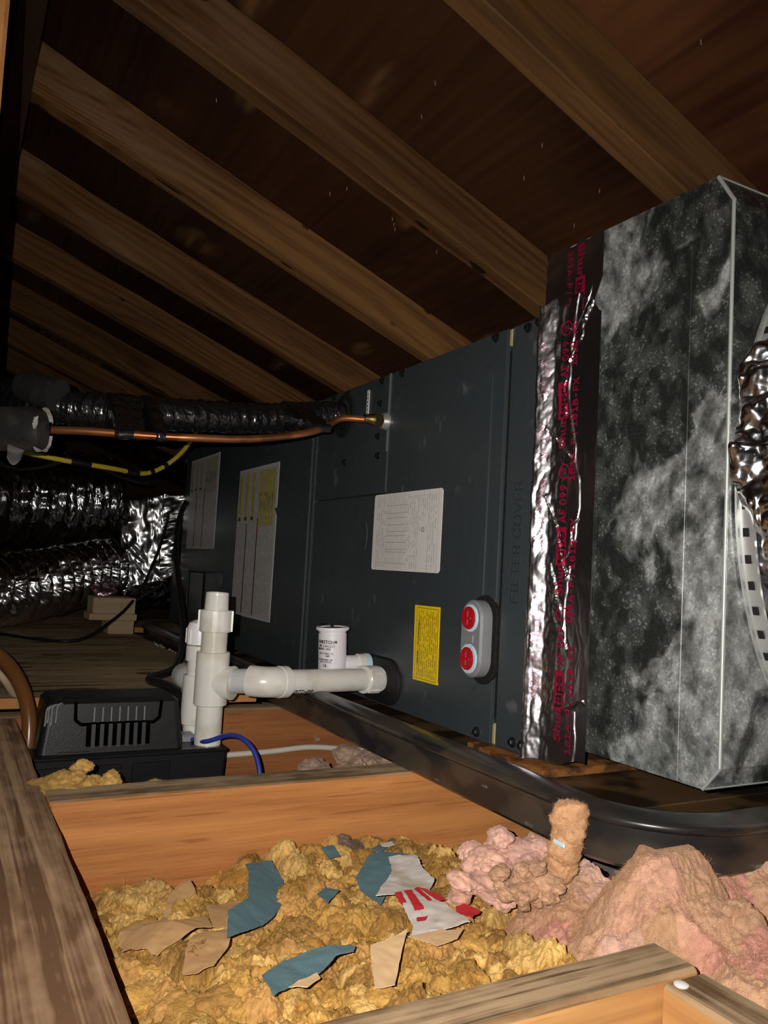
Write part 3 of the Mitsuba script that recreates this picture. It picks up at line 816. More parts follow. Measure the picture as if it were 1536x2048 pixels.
tag("foil_tape", "shiny crumpled foil tape with red print over the joint between cabinet and duct box", "tape")
add("foil_tape__lower_strip", thick(grid(np.linspace(0, 1, 110), np.linspace(0, 1, 460), tape_low), -0.0001), "foil_tape_metal", smooth=30)
add("foil_tape__upper_strip", thick(grid(np.linspace(0, 1, 70), np.linspace(0, 1, 110), tape_high), -0.0001), "foil_tape_metal", smooth=30, label="darker foil strip above the cabinet top")


def drape(m2, y, z, surf, rot=1, lift=0.0007):
    """flat lettering laid on the tape: reading upward (rot=1) or downward (rot=-1)"""
    v, f = trimesh.remesh.subdivide_to_size(np.array(m2.vertices), m2.faces, 0.004, max_iter=10)
    if rot > 0:
        yy, zz = y + v[:, 1], z + v[:, 0]
    else:
        yy, zz = y - v[:, 1], z - v[:, 0]
    xx = AX - surf(yy, zz) - lift
    return trimesh.Trimesh(np.c_[xx, yy, zz], f, process=False)


def flat_text(s, h, bold=True):
    m = meshkit.text_mesh(s, h, 0.0001, bold)
    keep = m.vertices[:, 2] > 0.00005
    f = m.faces[keep[m.faces].all(1)]
    mm = trimesh.Trimesh(m.vertices, f, process=True)
    mm.remove_unreferenced_vertices()
    return mm


def flat_rect(w, h):
    return trimesh.Trimesh([(0, 0, 0), (w, 0, 0), (w, h, 0), (0, h, 0)], [(0, 1, 2), (0, 2, 3)])


def fit(m, w):
    """stretch lettering to a width"""
    m = m.copy()
    m.vertices[:, 0] *= w / np.ptp(m.vertices[:, 0])
    return m


lo = [0]


def put(meshes, mat_name, part="red_print", label=None):
    for m_ in meshes:
        add("foil_tape__lower_strip__" + part, m_, mat_name, smooth=False, label=label)


def logo_ring(r):
    th = np.linspace(0, 2 * np.pi, 33)
    o, i = sg.Polygon(np.c_[r * np.cos(th), r * np.sin(th)]), sg.Polygon(np.c_[0.8 * r * np.cos(th), 0.8 * r * np.sin(th)])
    m = trimesh.creation.extrude_polygon(o.difference(i), 0.0001, engine="earcut")
    return m


YA, YB = 0.7425, 0.7225
yl = lambda z: (z - 0.2) * 0.030          # the print runs slightly askew
reds, darks = [], []
for z in (0.208, 0.378, 0.556):
    a = YA - 0.006 + yl(z)
    reds.append(drape(fit(flat_text("Shur", 0.0105), 0.036), a, z, tape_x))
    reds.append(drape(flat_rect(0.046, 0.0165), a - 0.003, z + 0.037, tape_x, lift=0.0005))
    darks.append(drape(fit(flat_text("tape", 0.0105), 0.038), a, z + 0.039, tape_x, lift=0.0010))
    reds.append(drape(fit(flat_text("AF 099", 0.0105), 0.046), a, z + 0.088, tape_x))
    c = logo_ring(0.0095)
    c.apply_translation((0.0085, 0.005, 0))
    reds.append(drape(c, a, z + 0.142, tape_x))
    reds.append(drape(fit(flat_text("UL", 0.0065), 0.008), a + 0.0025, z + 0.1465, tape_x))
    reds.append(drape(fit(flat_text("LISTED", 0.0035), 0.020), YB + 0.004 + yl(z), z + 0.142, tape_x))
for z in (0.196, 0.345, 0.515, 0.655):
    reds.append(drape(fit(flat_text("181A-P / 181B-FX" if z < 0.6 else "181B-FX", 0.0092), 0.125 if z < 0.6 else 0.055), YB - 0.004 + yl(z), z, tape_x))
put(reds, "red_print", "red_print", "red lettering on the tape")
put(darks, "dark_foil_print", "dark_letters")
faint = [drape(fit(flat_text(s, 0.009), w), 0.7705 + yl(z) * 0.2, z, tape_x) for s, w, z in (("181A-P / 181B-FX", 0.13, 0.25), ("Shurtape", 0.09, 0.43), ("AF 099", 0.05, 0.54), ("181A-P", 0.07, 0.62))]
put(faint, "faint_red_print", "faint_print")
up_r, up_d = [], []
a = 0.7375
up_r.append(drape(fit(flat_text("Shur", 0.0105), 0.042), a, 0.809, flat_tape_x, -1))
up_r.append(drape(flat_rect(0.046, 0.0165), a + 0.003, 0.766, flat_tape_x, -1, 0.0004))
up_d.append(drape(fit(flat_text("tape", 0.0105), 0.036), a, 0.763, flat_tape_x, -1, 0.0008))
up_r.append(drape(fit(flat_text("181A-P / 181", 0.0085), 0.080), a + 0.018, 0.804, flat_tape_x, -1))
for m_ in up_r:
    add("foil_tape__upper_strip__red_print", m_, "red_print", smooth=False, label="red print reading downward")
add("foil_tape__upper_strip__dark_letters", up_d[0], "dark_foil_print", smooth=False)

# ------------------------------------------------------------------ PVC drain
tag("drain_pipe", "white PVC condensate pipe from the black drain plate through elbow and tee to the pump", "pipe")
N = "drain_pipe__"
EO = np.array([0.630, 1.172, 0.2182])
EL = np.array([0.4215, 1.112, 0.2262])
RS = np.array([0.357, 1.168, 0.0])
dd = (EL - EO) / np.linalg.norm(EL - EO)
add(N + "long_pipe", pipe(EO + dd * 0.012, EL - dd * 0.015, 0.0178), "pvc", smooth=35)
add(N + "adapter", cat(lathe([(0, 0), (0.0212, 0), (0.0222, 0.001), (0.0222, 0.028), (0.0208, 0.0295), (0, 0.0295)], EO - dd * 0.004, dd)), "pvc", smooth=35)
for a in np.arange(4) * math.pi / 2 + 0.75:
    A1 = np.cross(dd, [0, 0, 1])
    A1 /= np.linalg.norm(A1)
    B1 = np.cross(dd, A1)
    o = A1 * math.cos(a) + B1 * math.sin(a)
    t1 = np.cross(dd, o)
    p = EO + o * 0.0225
    add(N + "adapter__lug", hull([p + dd * s + o * q + t1 * w for s in (0.001, 0.024) for q in (-0.003, 0.0022) for w in (-0.003, 0.003)]), "pvc", smooth=False)
add(N + "primer_ring", lathe([(0, 0), (0.0200, 0), (0.0212, 0.002), (0.0195, 0.005), (0, 0.005)], EO - dd * 0.010, dd), "primer_glue", smooth=35)
# elbow: sweep from the pipe to the branch that runs back to the tee
TE = np.array([RS[0] + 0.003, RS[1], 0.2205])
bd = TE - EL
bd[2] = 0
bd /= np.linalg.norm(bd)
ctr = EL
arc = [ctr - dd * 0.034, ctr - dd * 0.022]
p0, p2 = ctr - dd * 0.018, ctr + bd * 0.018
for s in np.linspace(0, 1, 12):
    arc.append((1 - s) ** 2 * p0 + 2 * s * (1 - s) * ctr + s * s * p2)
arc += [ctr + bd * 0.020, ctr + bd * 0.026]
el = tube(arc, [0.0222] * 2 + [0.0222] * 12 + [0.0222] * 2, 40)
add(N + "elbow", el, "pvc", smooth=40)
add(N + "elbow__socket", pipe(ctr - dd * 0.036, ctr - dd * 0.020, 0.0232, c=0.0015), "pvc", smooth=35)
add(N + "nipple", pipe(ctr + bd * 0.02, TE, 0.0178), "pvc_grey_shade", smooth=35)  # white pipe whose shade is put into the grey colour
# tee and riser
add(N + "riser", pipe((RS[0], RS[1], 0.120), (RS[0], RS[1], 0.31), 0.0190), "pvc", smooth=35)
tee = cat(pipe((RS[0], RS[1], 0.1865), (RS[0], RS[1], 0.264), 0.0243, c=0.0012), pipe(TE, TE - bd * 0.030, 0.0240, c=0.0015))
add(N + "tee", tee, "pvc", smooth=35)
add(N + "tee__branch_rim", lathe([(0.0185, 0), (0.0246, 0), (0.0248, 0.0015), (0.0244, 0.003), (0.0185, 0.003)], TE - bd * 0.0285, -bd), "pvc", smooth=35)
add(N + "coupling", cat(lathe([(0, 0), (0.0222, 0), (0.0232, 0.001), (0.0232, 0.030), (0.0222, 0.032), (0, 0.032)], (RS[0], RS[1], 0.293), (0, 0, 1))), "pvc", smooth=35)
for a in np.arange(4) * math.pi / 2 - 0.35:
    o = np.array([math.cos(a), math.sin(a), 0])
    t1 = np.array([-o[1], o[0], 0])
    p = RS + o * 0.0232
    add(N + "coupling__lug", hull([p + np.array([0, 0, s]) + o * q + t1 * w for s in (0.294, 0.3245) for q in (-0.003, 0.0024) for w in (-0.003, 0.003)]), "pvc", smooth=False)
prof = [(0, 0)]
for k in range(9):
    z = 0.0025 * k
    prof += [(0.0172 - 0.0001 * k, z), (0.0180 - 0.0001 * k, z + 0.0008), (0.0180 - 0.0001 * k, z + 0.0014), (0.0172 - 0.0001 * k, z + 0.0022)]
prof += [(0.0168, 0.0225), (0.0168, 0.0255), (0.0158, 0.0265), (0.0140, 0.0265), (0.0140, 0.012), (0, 0.012)]
add(N + "threaded_end", lathe(prof, (RS[0], RS[1], 0.3245), (0, 0, 1)), "pvc", smooth=35)
pa, pb = EL - dd * 0.044, EL - dd * 0.08
ink = meshkit.text_mesh("60-LLC", 0.008, 0.0004, True)
v = np.array(ink.vertices)
an = v[:, 1] / 0.0178 + math.radians(218)
A1 = np.array([-dd[1], dd[0], 0])
A1 = A1 / np.linalg.norm(A1) * (1 if A1[1] < 0 else -1)
q = EL - dd * 0.042 + np.outer((v[:, 0] - v[:, 0].max()) * 0.9, dd) + (np.outer(np.cos(an - math.pi), A1) + np.outer(np.sin(an - math.pi), [0, 0, -1])) * (0.0178 + v[:, 2:])
add(N + "long_pipe__stamp", trimesh.Trimesh(q, ink.faces, process=False), "ink", smooth=False, label="small black printed stamp")

# second riser behind the first
tag("discharge_riser", "second shorter white PVC riser standing behind the tee on the pump", "pipe")
N = "discharge_riser__"
r2 = np.array([0.352, 1.228, 0.0])
add(N + "pipe", pipe(r2 + [0, 0, 0.12], r2 + [0, 0, 0.26], 0.0155), "pvc", smooth=35)
add(N + "sleeve", pipe(r2 + [0, 0, 0.148], r2 + [0, 0, 0.222], 0.0205, c=0.0012), "pvc", smooth=35)
add(N + "union", lathe([(0, 0), (0.0180, 0), (0.0192, 0.002), (0.0192, 0.022), (0.0180, 0.0235), (0, 0.0235)], r2 + [0, 0, 0.243], (0, 0, 1)), "pvc", smooth=35)
add(N + "cap", lathe([(0, 0), (0.0192, 0), (0.0197, 0.001), (0.0197, 0.026), (0.017, 0.033), (0.009, 0.037), (0, 0.0375)], r2 + [0, 0, 0.268], (0, 0, 1)), "switch_plastic", smooth=40, label="domed white cap")
for a in (2.55, 3.6):
    o = np.array([math.cos(a), math.sin(a), 0])
    t1 = np.array([-o[1], o[0], 0])
    add(N + "cap__lug", hull([r2 + np.array([0, 0, s]) + o * (0.0195 + q) + t1 * w for s in (0.270, 0.292) for q in (-0.003, 0.0022) for w in (-0.002, 0.002)]), "switch_plastic", smooth=False)

# elbow pipe lying on the deck edge behind the risers
tag("elbow_pipe", "short white PVC elbow and pipe lying on the deck edge behind the risers", "pipe")
c = np.array([0.3835, 1.352, 0.1985])
add("elbow_pipe__elbow", tube([c + [0.012, -0.012, 0], c + [-0.004, -0.002, 0], c + [-0.010, 0.006, 0], c + [-0.010, 0.016, 0], c + [-0.010, 0.034, 0]], 0.0205, 32), "pvc_grey_shade", smooth=40)  # shade on the white elbow put into a grey colour
add("elbow_pipe__rim", lathe([(0.016, 0), (0.0208, 0), (0.0212, 0.0015), (0.0208, 0.003), (0.016, 0.003)], c + [0.011, -0.011, 0], (1, -0.9, 0)), "pvc", smooth=35)
add("elbow_pipe__pipe", pipe(c + [0.01, -0.010, 0], c + [0.072, -0.028, -0.002], 0.0165), "pvc_grey_shade", smooth=35)  # white pipe too, shaded by its grey colour

# float switch
tag("float_switch", "white cylindrical float switch with black lettering on the drain plate", "float switch")
N = "float_switch__"
FS = np.array([0.578, 1.2225, 0.0])
RF = 0.0235
add(N + "can", lathe([(0, 0), (RF - 0.002, 0), (RF, 0.002), (RF, 0.073), (RF - 0.001, 0.074), (RF - 0.001, 0.077), (RF + 0.001, 0.078), (RF + 0.001, 0.080), (0, 0.080)], FS + [0, 0, 0.214], (-0.05, 0, 1)), "switch_plastic", smooth=35)
top = FS + np.array([-0.004, 0, 0.2935])
add(N + "flange", lathe([(RF - 0.006, 0.001), (RF - 0.002, 0), (RF + 0.0035, 0), (RF + 0.0042, 0.001), (RF + 0.0042, 0.0038), (RF + 0.0035, 0.005), (RF - 0.002, 0.005), (RF - 0.004, 0.003), (RF - 0.006, 0.003), (RF - 0.006, 0.001)], top, (-0.05, 0, 1)), "switch_plastic", smooth=35)
add(N + "cap", lathe([(0, 0), (RF - 0.0045, 0), (RF - 0.0045, 0.0035), (RF - 0.009, 0.0042), (0, 0.0042)], top, (-0.05, 0, 1)), "pump_rib", smooth=35)
add(N + "stub_pipe", pipe(FS + [0, 0, 0.2355], (0.643, 1.2225, 0.236), 0.0155), "switch_plastic", smooth=35)
add(N + "stub_collar", pipe((0.622, 1.2225, 0.236), (0.636, 1.2225, 0.236), 0.0178), "pvc", smooth=35)
add(N + "glue", pipe((0.636, 1.2225, 0.236), (0.6445, 1.2225, 0.236), 0.0186), "primer_glue", smooth=35)
view = math.atan2(-FS[1], -FS[0])          # direction from the can to the viewer
for s, h, z, right in (("-SWITCH\u00ae", 0.0052, 0.2718, 0.008), ("NO. 5,442,203", 0.0030, 0.2665, 0.004), ("MODEL SS3", 0.0032, 0.2615, -0.003), ("24 V, CONT. 5A", 0.0026, 0.2545, 0.002), ("AMP", 0.0026, 0.2505, -0.004), ("1/4 IN. MAX. HP", 0.0026, 0.2445, 0.001), ("40 TO 90 VA", 0.0026, 0.2408, -0.001), ("UL", 0.0046, 0.2340, -0.008)):
    m = meshkit.text_mesh(s, h, 0.0003, True)
    v = np.array(m.vertices)
    ang = view + (v[:, 0] - v[:, 0].max() + right) / RF
    rr = RF + 0.0001 + v[:, 2]
    lean = -(z + v[:, 1] - 0.214) * 0.05
    add(N + "can__lettering", trimesh.Trimesh(np.c_[FS[0] + lean + rr * np.cos(ang), FS[1] + rr * np.sin(ang), z + v[:, 1]], m.faces, process=False), "ink", smooth=False)
wire = spline([top + [0.0, 0, 0.004], top + [-0.008, -0.004, 0.009], top + [-0.016, 0.006, 0.009], top + [-0.012, 0.022, 0.004], top + [-0.004, 0.034, -0.012]], 30)
add(N + "lead_wire", tube(wire, 0.0018, 10), "black_cable", smooth=50)

# ------------------------------------------------------------------ condensate pump
tag("condensate_pump", "black plastic condensate pump with a slotted cover standing between the joists", "pump")
N = "condensate_pump__"
PX0, PX1, PY0, PY1, PZ = 0.085, 0.380, 1.142, 1.258, 0.128


def tapered(x0, x1, y0, y1, z0, z1, tx, ty, r=0.006):
    b = rrect(x0, x1, y0, y1, r)
    t = rrect(x0 + tx, x1 - tx, y0 + ty, y1 - ty, r)
    t2 = rrect(x0 + tx + r * .6, x1 - tx - r * .6, y0 + ty + r * .6, y1 - ty - r * .6, r)
    pb_, pt, p2_ = (np.array(q.exterior.coords) for q in (b, t, t2))
    return hull(np.vstack([np.c_[pb_, np.full(len(pb_), z0)], np.c_[pt, np.full(len(pt), z1 - r * .6)], np.c_[p2_, np.full(len(p2_), z1)]]))


add(N + "tank", tapered(PX0 + 0.004, PX1 - 0.004, PY0 + 0.004, PY1 - 0.004, 0.042, PZ, -0.003, -0.003, 0.004), "pump_plastic", smooth=30)
for x0, x1 in ((0.100, 0.176), (0.192, 0.232), (0.246, 0.298)):
    add(N + "tank__panel", box(x0, x1, PY0 - 0.0014, PY0 + 0.003, 0.055, PZ - 0.012, 0.001), "pump_gloss", smooth=25, label="smooth panel on the tank face")
add(N + "tank__lid", box(PX0 + 0.002, PX1 - 0.0, PY0 - 0.0035, PY1, PZ - 0.004, PZ + 0.002, 0.002), "pump_gloss", smooth=30)
# cover
HX0, HX1, HY0, HY1, HZ0, HZ1 = 0.124, 0.318, 1.150, 1.254, 0.1305, 0.201
add(N + "cover", tapered(HX0, HX1, HY0, HY1, HZ0, HZ1, 0.008, 0.008, 0.010), "pump_plastic", smooth=35)


def face_y(z):
    return HY0 + 0.008 * (z - HZ0) / (HZ1 - HZ0)


def on_face(x0, x1, z0, z1, d0, d1):
    """small prism lying on the sloping front face of the cover, from d0 behind to d1 in front of it"""
    pts = [(x, face_y(z) - d, z) for x in (x0, x1) for z in (z0, z1) for d in (-d0, d1)]
    return hull(pts)


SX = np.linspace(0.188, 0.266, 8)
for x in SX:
    add(N + "cover__painted_slot", on_face(x - 0.0034, x + 0.0034, 0.139, 0.1655, 0.002, 0.0004), "painted_opening_black", smooth=False)  # black prism on the face, painted for the dark inside of a vent
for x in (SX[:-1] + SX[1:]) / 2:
    add(N + "cover__slat", on_face(x - 0.0026, x + 0.0026, 0.1375, 0.168, 0.002, 0.0016), "pump_slat_lit", smooth=False)  # caught light painted on as a paler tone
    add(N + "cover__rib", on_face(x - 0.0008, x + 0.0008, 0.171, 0.190, 0.002, 0.0014), "pump_rib", smooth=False)  # rib paler than the cover, its caught light in the colour
    add(N + "cover__painted_slot_notch", on_face(x - 0.0036, x + 0.0036, 0.166, 0.1705, 0.002, 0.0008), "painted_opening_black", smooth=False)  # black prism too, its depth only painted
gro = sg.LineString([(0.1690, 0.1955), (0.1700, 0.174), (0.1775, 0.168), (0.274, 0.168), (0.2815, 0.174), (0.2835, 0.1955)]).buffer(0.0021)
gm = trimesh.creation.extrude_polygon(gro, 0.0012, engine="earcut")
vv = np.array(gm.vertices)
add(N + "cover__groove", trimesh.Trimesh(np.c_[vv[:, 0], face_y(vv[:, 1]) - 0.0004 + 0.0006 - vv[:, 2] * 0.9, vv[:, 1]], gm.faces[:, ::-1], process=False), "painted_opening_black", smooth=False, label="raised black outline round the vents, coloured for the shade of a groove")  # black ribbon on the face; groove shade is put into its colour
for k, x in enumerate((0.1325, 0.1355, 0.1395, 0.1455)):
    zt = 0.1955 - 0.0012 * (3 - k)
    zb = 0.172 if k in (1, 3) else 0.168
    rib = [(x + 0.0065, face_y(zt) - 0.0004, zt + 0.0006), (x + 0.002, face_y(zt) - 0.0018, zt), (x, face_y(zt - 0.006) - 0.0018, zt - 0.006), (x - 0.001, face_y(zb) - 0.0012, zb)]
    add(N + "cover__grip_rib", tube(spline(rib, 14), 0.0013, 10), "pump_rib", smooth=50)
add(N + "cover__step", on_face(0.150, 0.19, 0.1306, 0.1335, 0.002, 0.003), "pump_gloss", smooth=False)
add(N + "outlet_block", box(0.323, 0.345, 1.185, 1.215, PZ + 0.001, PZ + 0.012, 0.002), "port_grey")

# ------------------------------------------------------------------ refrigerant lines
def crinkle(amp, fr, seed):
    return lambda v, i, th: (np.abs(meshkit.fbm(v * np.array([fr * 1.6, fr * 0.8, fr * 0.8]), 3, seed) - 0.5)) * amp


tag("suction_pipe", "thick pipe wrapped in glossy crinkled black tape running left from the cabinet", "pipe")
sp = spline([(0.646, 1.386, 0.687), (0.60, 1.388, 0.681), (0.50, 1.372, 0.661), (0.354, 1.327, 0.638), (0.229, 1.305, 0.623), (0.150, 1.320, 0.6205), (0.10, 1.37, 0.630), (0.055, 1.47, 0.655), (0.03, 1.62, 0.675)], 520)
add("suction_pipe__wrapped_pipe", tube(sp, 0.0255, 72, fn=lambda v, i, th: np.abs(meshkit.fbm(v * np.array([190, 90, 50.0]), 2, 3) - 0.5) * 0.0075 + 0.0016 * np.sin(i * 0.55 + 2.2 * np.sin(th + i * 0.01)) * meshkit.noise(v * 25, 4) + np.abs(meshkit.fbm(v * 95, 2, 8) - .5) * 0.004), "black_wrap", smooth=True)
add("suction_pipe__ragged_end", tube(spline([(0.128, 1.295, 0.632), (0.112, 1.315, 0.640), (0.09, 1.36, 0.652)], 40), np.linspace(0.024, 0.024, 40), 40, fn=crinkle(0.010, 40, 9)), "foam_dark", smooth=40, label="grey torn wrapping at the bend")
tag("copper_pipe", "thin bare copper pipe with a brass nut running under the black wrapped pipe", "pipe")
cp = spline([(0.622, 1.2135, 0.6535), (0.590, 1.224, 0.652), (0.566, 1.230, 0.648), (0.548, 1.228, 0.636), (0.520, 1.216, 0.621), (0.486, 1.204, 0.609), (0.399, 1.193, 0.589), (0.318, 1.183, 0.579), (0.248, 1.196, 0.575), (0.181, 1.221, 0.575), (0.117, 1.255, 0.574), (0.07, 1.30, 0.572)], 120)
add("copper_pipe__pipe", tube(cp, 0.0058, 20), "copper", smooth=50)
hx = [(0.0125 * math.cos(a), 0.0125 * math.sin(a)) for a in np.arange(6) * math.pi / 3 + 0.25]
nut = extrude_x(sg.Polygon([(1.2135 + a, 0.6535 + b) for a, b in hx]), 0.622, 0.640, 0.0015)
add("copper_pipe__brass_nut", nut, "brass", smooth=25, label="hexagonal brass nut")
add("copper_pipe__nut_shoulder", lathe([(0, 0), (0.0115, 0), (0.010, 0.006), (0.0072, 0.012), (0.0072, 0.017), (0, 0.017)], (0.6225, 1.2135, 0.6535), (-1, 0, 0)), "brass", smooth=30)
add("copper_pipe__washer", lathe([(0, 0), (0.0150, 0), (0.0155, 0.002), (0.0150, 0.004), (0.012, 0.012), (0, 0.012)], (AX, 1.2135, 0.6535), (-1, 0, 0)), "bare_edge", smooth=30)


def wrap(pt_a, pt_b, w, axis_i):
    """band of black tape that ties the copper to the wrapped pipe"""
    tan = np.array([0.96, 0.2, 0.1])
    tan /= np.linalg.norm(tan)
    ps = []
    for c0, r in ((pt_a, 0.0290), (pt_b, 0.0072)):
        B0 = np.cross(tan, [0, 0, 1])
        B0 /= np.linalg.norm(B0)
        C0 = np.cross(tan, B0)
        for th in np.linspace(0, 2 * np.pi, 20, endpoint=False):
            for s in (-w / 2, w / 2):
                ps.append(c0 + tan * s + r * (B0 * math.cos(th) + C0 * math.sin(th)))
    return hull(ps)


for xx, w in ((0.224, 0.042), (0.262, 0.016), (0.535, 0.026)):
    a_ = sp[np.argmin(abs(sp[:, 0] - xx))]
    b_ = cp[np.argmin(abs(cp[:, 0] - xx))]
    hb = wrap(a_, b_, w, 0)
    v, f = trimesh.remesh.subdivide_to_size(hb.vertices, hb.faces, 0.006, max_iter=10)
    hb = trimesh.Trimesh(v, f)
    hb.merge_vertices()
    hb.vertices = hb.vertices + hb.vertex_normals * (np.abs(meshkit.fbm(hb.vertices * 60, 3, 5) - .5) * 0.006)[:, None]
    add("suction_pipe__tie_tape", hb, "black_wrap", smooth=True)

tag("insulated_pipe", "grey foam covered pipe with a torn white end at the left edge", "pipe")
ip = spline([(0.099, 1.148, 0.5585), (0.085, 1.155, 0.558), (0.05, 1.176, 0.557), (-0.05, 1.235, 0.552), (-0.2, 1.32, 0.54)], 80)
rad = np.full(80, 0.0295)
rad[:6] = np.linspace(0.025, 0.0295, 6)
add("insulated_pipe__foam", tube(ip, rad, 48, fn=crinkle(0.0035, 14, 14)), "foam_grey", smooth=40)
ring_m = tube(spline([(0.1015, 1.1475, 0.5585), (0.094, 1.151, 0.5585)], 8), 0.0285, 48, caps=False, fn=lambda v, i, th: 0.004 * np.abs(meshkit.fbm(v * 90, 3, 6) - 0.5) * 3)
keep = meshkit.noise(ring_m.triangles_center * 55, 2) > 0.40
add("insulated_pipe__torn_lining", trimesh.Trimesh(ring_m.vertices, ring_m.faces[keep], process=False), "torn_white", smooth=True, label="torn white lining at the end")
flap = grid(np.linspace(0, 1, 12), np.linspace(0, 1, 12), lambda U, V: np.stack([0.058 + 0.022 * U * (1 - 0.25 * V), 1.148 + 0.0 * U + 0.004 * np.sin(5 * V), 0.534 - 0.027 * V * (1 - 0.35 * (2 * U - 1) ** 2)], -1))
add("insulated_pipe__hanging_scrap", thick(flap, 0.0006), "scrap_grey", smooth=30, label="scrap of grey tape hanging below")

# ------------------------------------------------------------------ cables
def cable(name, pts, r, bs, label, c_="cable", n=90, sides=14):
    add(name, tube(spline(pts, n), r, sides), bs, smooth=50, label=label, cat=c_)


cable("yellow_cable", [(0.05, 1.73, 0.60), (0.12, 1.742, 0.591), (0.216, 1.748, 0.582), (0.316, 1.808, 0.582), (0.395, 1.879, 0.590), (0.446, 1.906, 0.622), (0.488, 1.936, 0.666), (0.52, 1.97, 0.72)], 0.0052, "cable_yellow", "yellow cable sagging below the black wrapped pipe")
ycp = spline([(0.05, 1.73, 0.60), (0.12, 1.742, 0.591), (0.216, 1.748, 0.582), (0.316, 1.808, 0.582), (0.395, 1.879, 0.590), (0.446, 1.906, 0.622), (0.488, 1.936, 0.666), (0.52, 1.97, 0.72)], 90)
for i0, i1 in ((24, 30), (44, 50), (56, 58), (63, 65)):
    add("yellow_cable__tape_band", tube(ycp[i0:i1 + 1], 0.0062, 14), "black_cable", smooth=50, label="black tape band")
cable("power_cord", [(0.60, 2.33, 0.56), (0.560, 2.25, 0.47), (0.535, 2.107, 0.353), (0.500, 1.90, 0.262), (0.467, 1.756, 0.222), (0.425, 1.62, 0.196), (0.372, 1.50, 0.186), (0.330, 1.444, 0.1845), (0.334, 1.38, 0.186), (0.338, 1.30, 0.187), (0.333, 1.262, 0.178), (0.322, 1.235, 0.150), (0.318, 1.215, 0.137)], 0.0075, "black_cable", "thick black power cord looping over the deck to the pump", n=140)
cable("thin_cord", [(0.06, 2.33, 0.180), (0.135, 2.271, 0.1805), (0.187, 2.188, 0.1805), (0.270, 2.099, 0.1805), (0.315, 2.115, 0.186), (0.375, 2.17, 0.215), (0.435, 2.25, 0.250), (0.49, 2.34, 0.300), (0.535, 2.43, 0.36), (0.575, 2.50, 0.44), (0.60, 2.53, 0.54)], 0.0042, "black_cable", "thin dark cord lying across the plywood deck below the foil ducts")
cable("black_cable", [(0.06, 1.66, 0.57), (0.10, 1.70, 0.553), (0.16, 1.73, 0.566), (0.21, 1.76, 0.586), (0.30, 1.82, 0.575), (0.40, 1.90, 0.57)], 0.0035, "black_cable", "thin black cable sagging under the grey foam pipe at the left")
cable("brown_hose", [(0.03, 1.30, 0.27), (0.065, 1.286, 0.253), (0.084, 1.272, 0.239), (0.105, 1.238, 0.210), (0.1165, 1.218, 0.176), (0.119, 1.208, 0.139), (0.116, 1.204, 0.10), (0.108, 1.20, 0.06)], 0.0098, "hose_brown", "glossy brown hose curving down at the left of the pump", "hose", sides=24)
cable("tan_cable", [(0.04, 1.405, 0.223), (0.081, 1.395, 0.209), (0.096, 1.385, 0.193), (0.112, 1.33, 0.172), (0.140, 1.268, 0.150), (0.175, 1.267, 0.128), (0.24, 1.268, 0.10)], 0.0052, "cable_tan", "tan cable beside the brown hose")
cable("white_cable", [(0.30, 1.268, 0.088), (0.36, 1.268, 0.086), (0.416, 1.2685, 0.087), (0.51, 1.2688, 0.089), (0.563, 1.2688, 0.0915), (0.629, 1.2685, 0.085), (0.70, 1.268, 0.08)], 0.0046, "cable_white", "white cable stapled along the joist behind the pump")
cable("blue_tube", [(0.322, 1.215, 0.131), (0.335, 1.202, 0.133), (0.350, 1.1465, 0.1385), (0.366, 1.132, 0.147), (0.382, 1.106, 0.152), (0.398, 1.085, 0.137), (0.404, 1.068, 0.105), (0.405, 1.06, 0.068)], 0.0034, "tube_blue", "thin blue wire looping down from the pump past the riser", "wire")

# ------------------------------------------------------------------ far foil ducts, box and wood blocks
def flex(pts, r, pitch, seed, n=420, sides=150, depth=0.012):
    path = spline(pts, n)
    L = np.r_[0, np.cumsum(np.linalg.norm(np.diff(path, axis=0), axis=1))]

    def f(v, i, th):
        s = L[np.asarray(i, int)] / pitch + th / (2 * np.pi)
        return 1.6 * depth * (np.abs(np.sin(np.pi * s)) - 0.5) + (meshkit.fbm(v * 26, 3, seed) - 0.5) * 0.016 + np.abs(meshkit.fbm(v * 70, 3, seed + 1) - 0.5) * 0.014
    return tube(path, r, sides, fn=f)


add("flexible_duct", flex([(-0.35, 2.70, 0.56), (-0.1, 2.74, 0.555), (0.15, 2.80, 0.555), (0.36, 2.85, 0.575), (0.466, 2.87, 0.585)], 0.146, 0.058, 41), "duct_foil", smooth=True,
    label="upper ribbed foil duct in the dark background, below the yellow cable", cat="duct", group="foil flexible ducts")
add("flexible_duct", flex([(-0.30, 2.10, 0.27), (-0.05, 2.25, 0.275), (0.14, 2.40, 0.285), (0.30, 2.56, 0.315), (0.464, 2.70, 0.350)], 0.090, 0.045, 51), "duct_foil", smooth=True,
    label="lower foil duct resting on the deck at the left edge", cat="duct", group="foil flexible ducts")
tag("duct_boot", "crumpled foil wrapped box where the foil ducts meet, left of the cabinet", "duct box")


def wrapped(m, step, amp, seed):
    v, f = trimesh.remesh.subdivide_to_size(m.vertices, m.faces, step, max_iter=12)
    m = trimesh.Trimesh(v, f)
    m.merge_vertices()
    m.vertices = m.vertices + m.vertex_normals * ((meshkit.fbm(m.vertices * 22, 4, seed) - 0.5) * amp * 2 + np.abs(meshkit.fbm(m.vertices * 60, 3, seed + 1) - .5) * amp)[:, None]
    return m


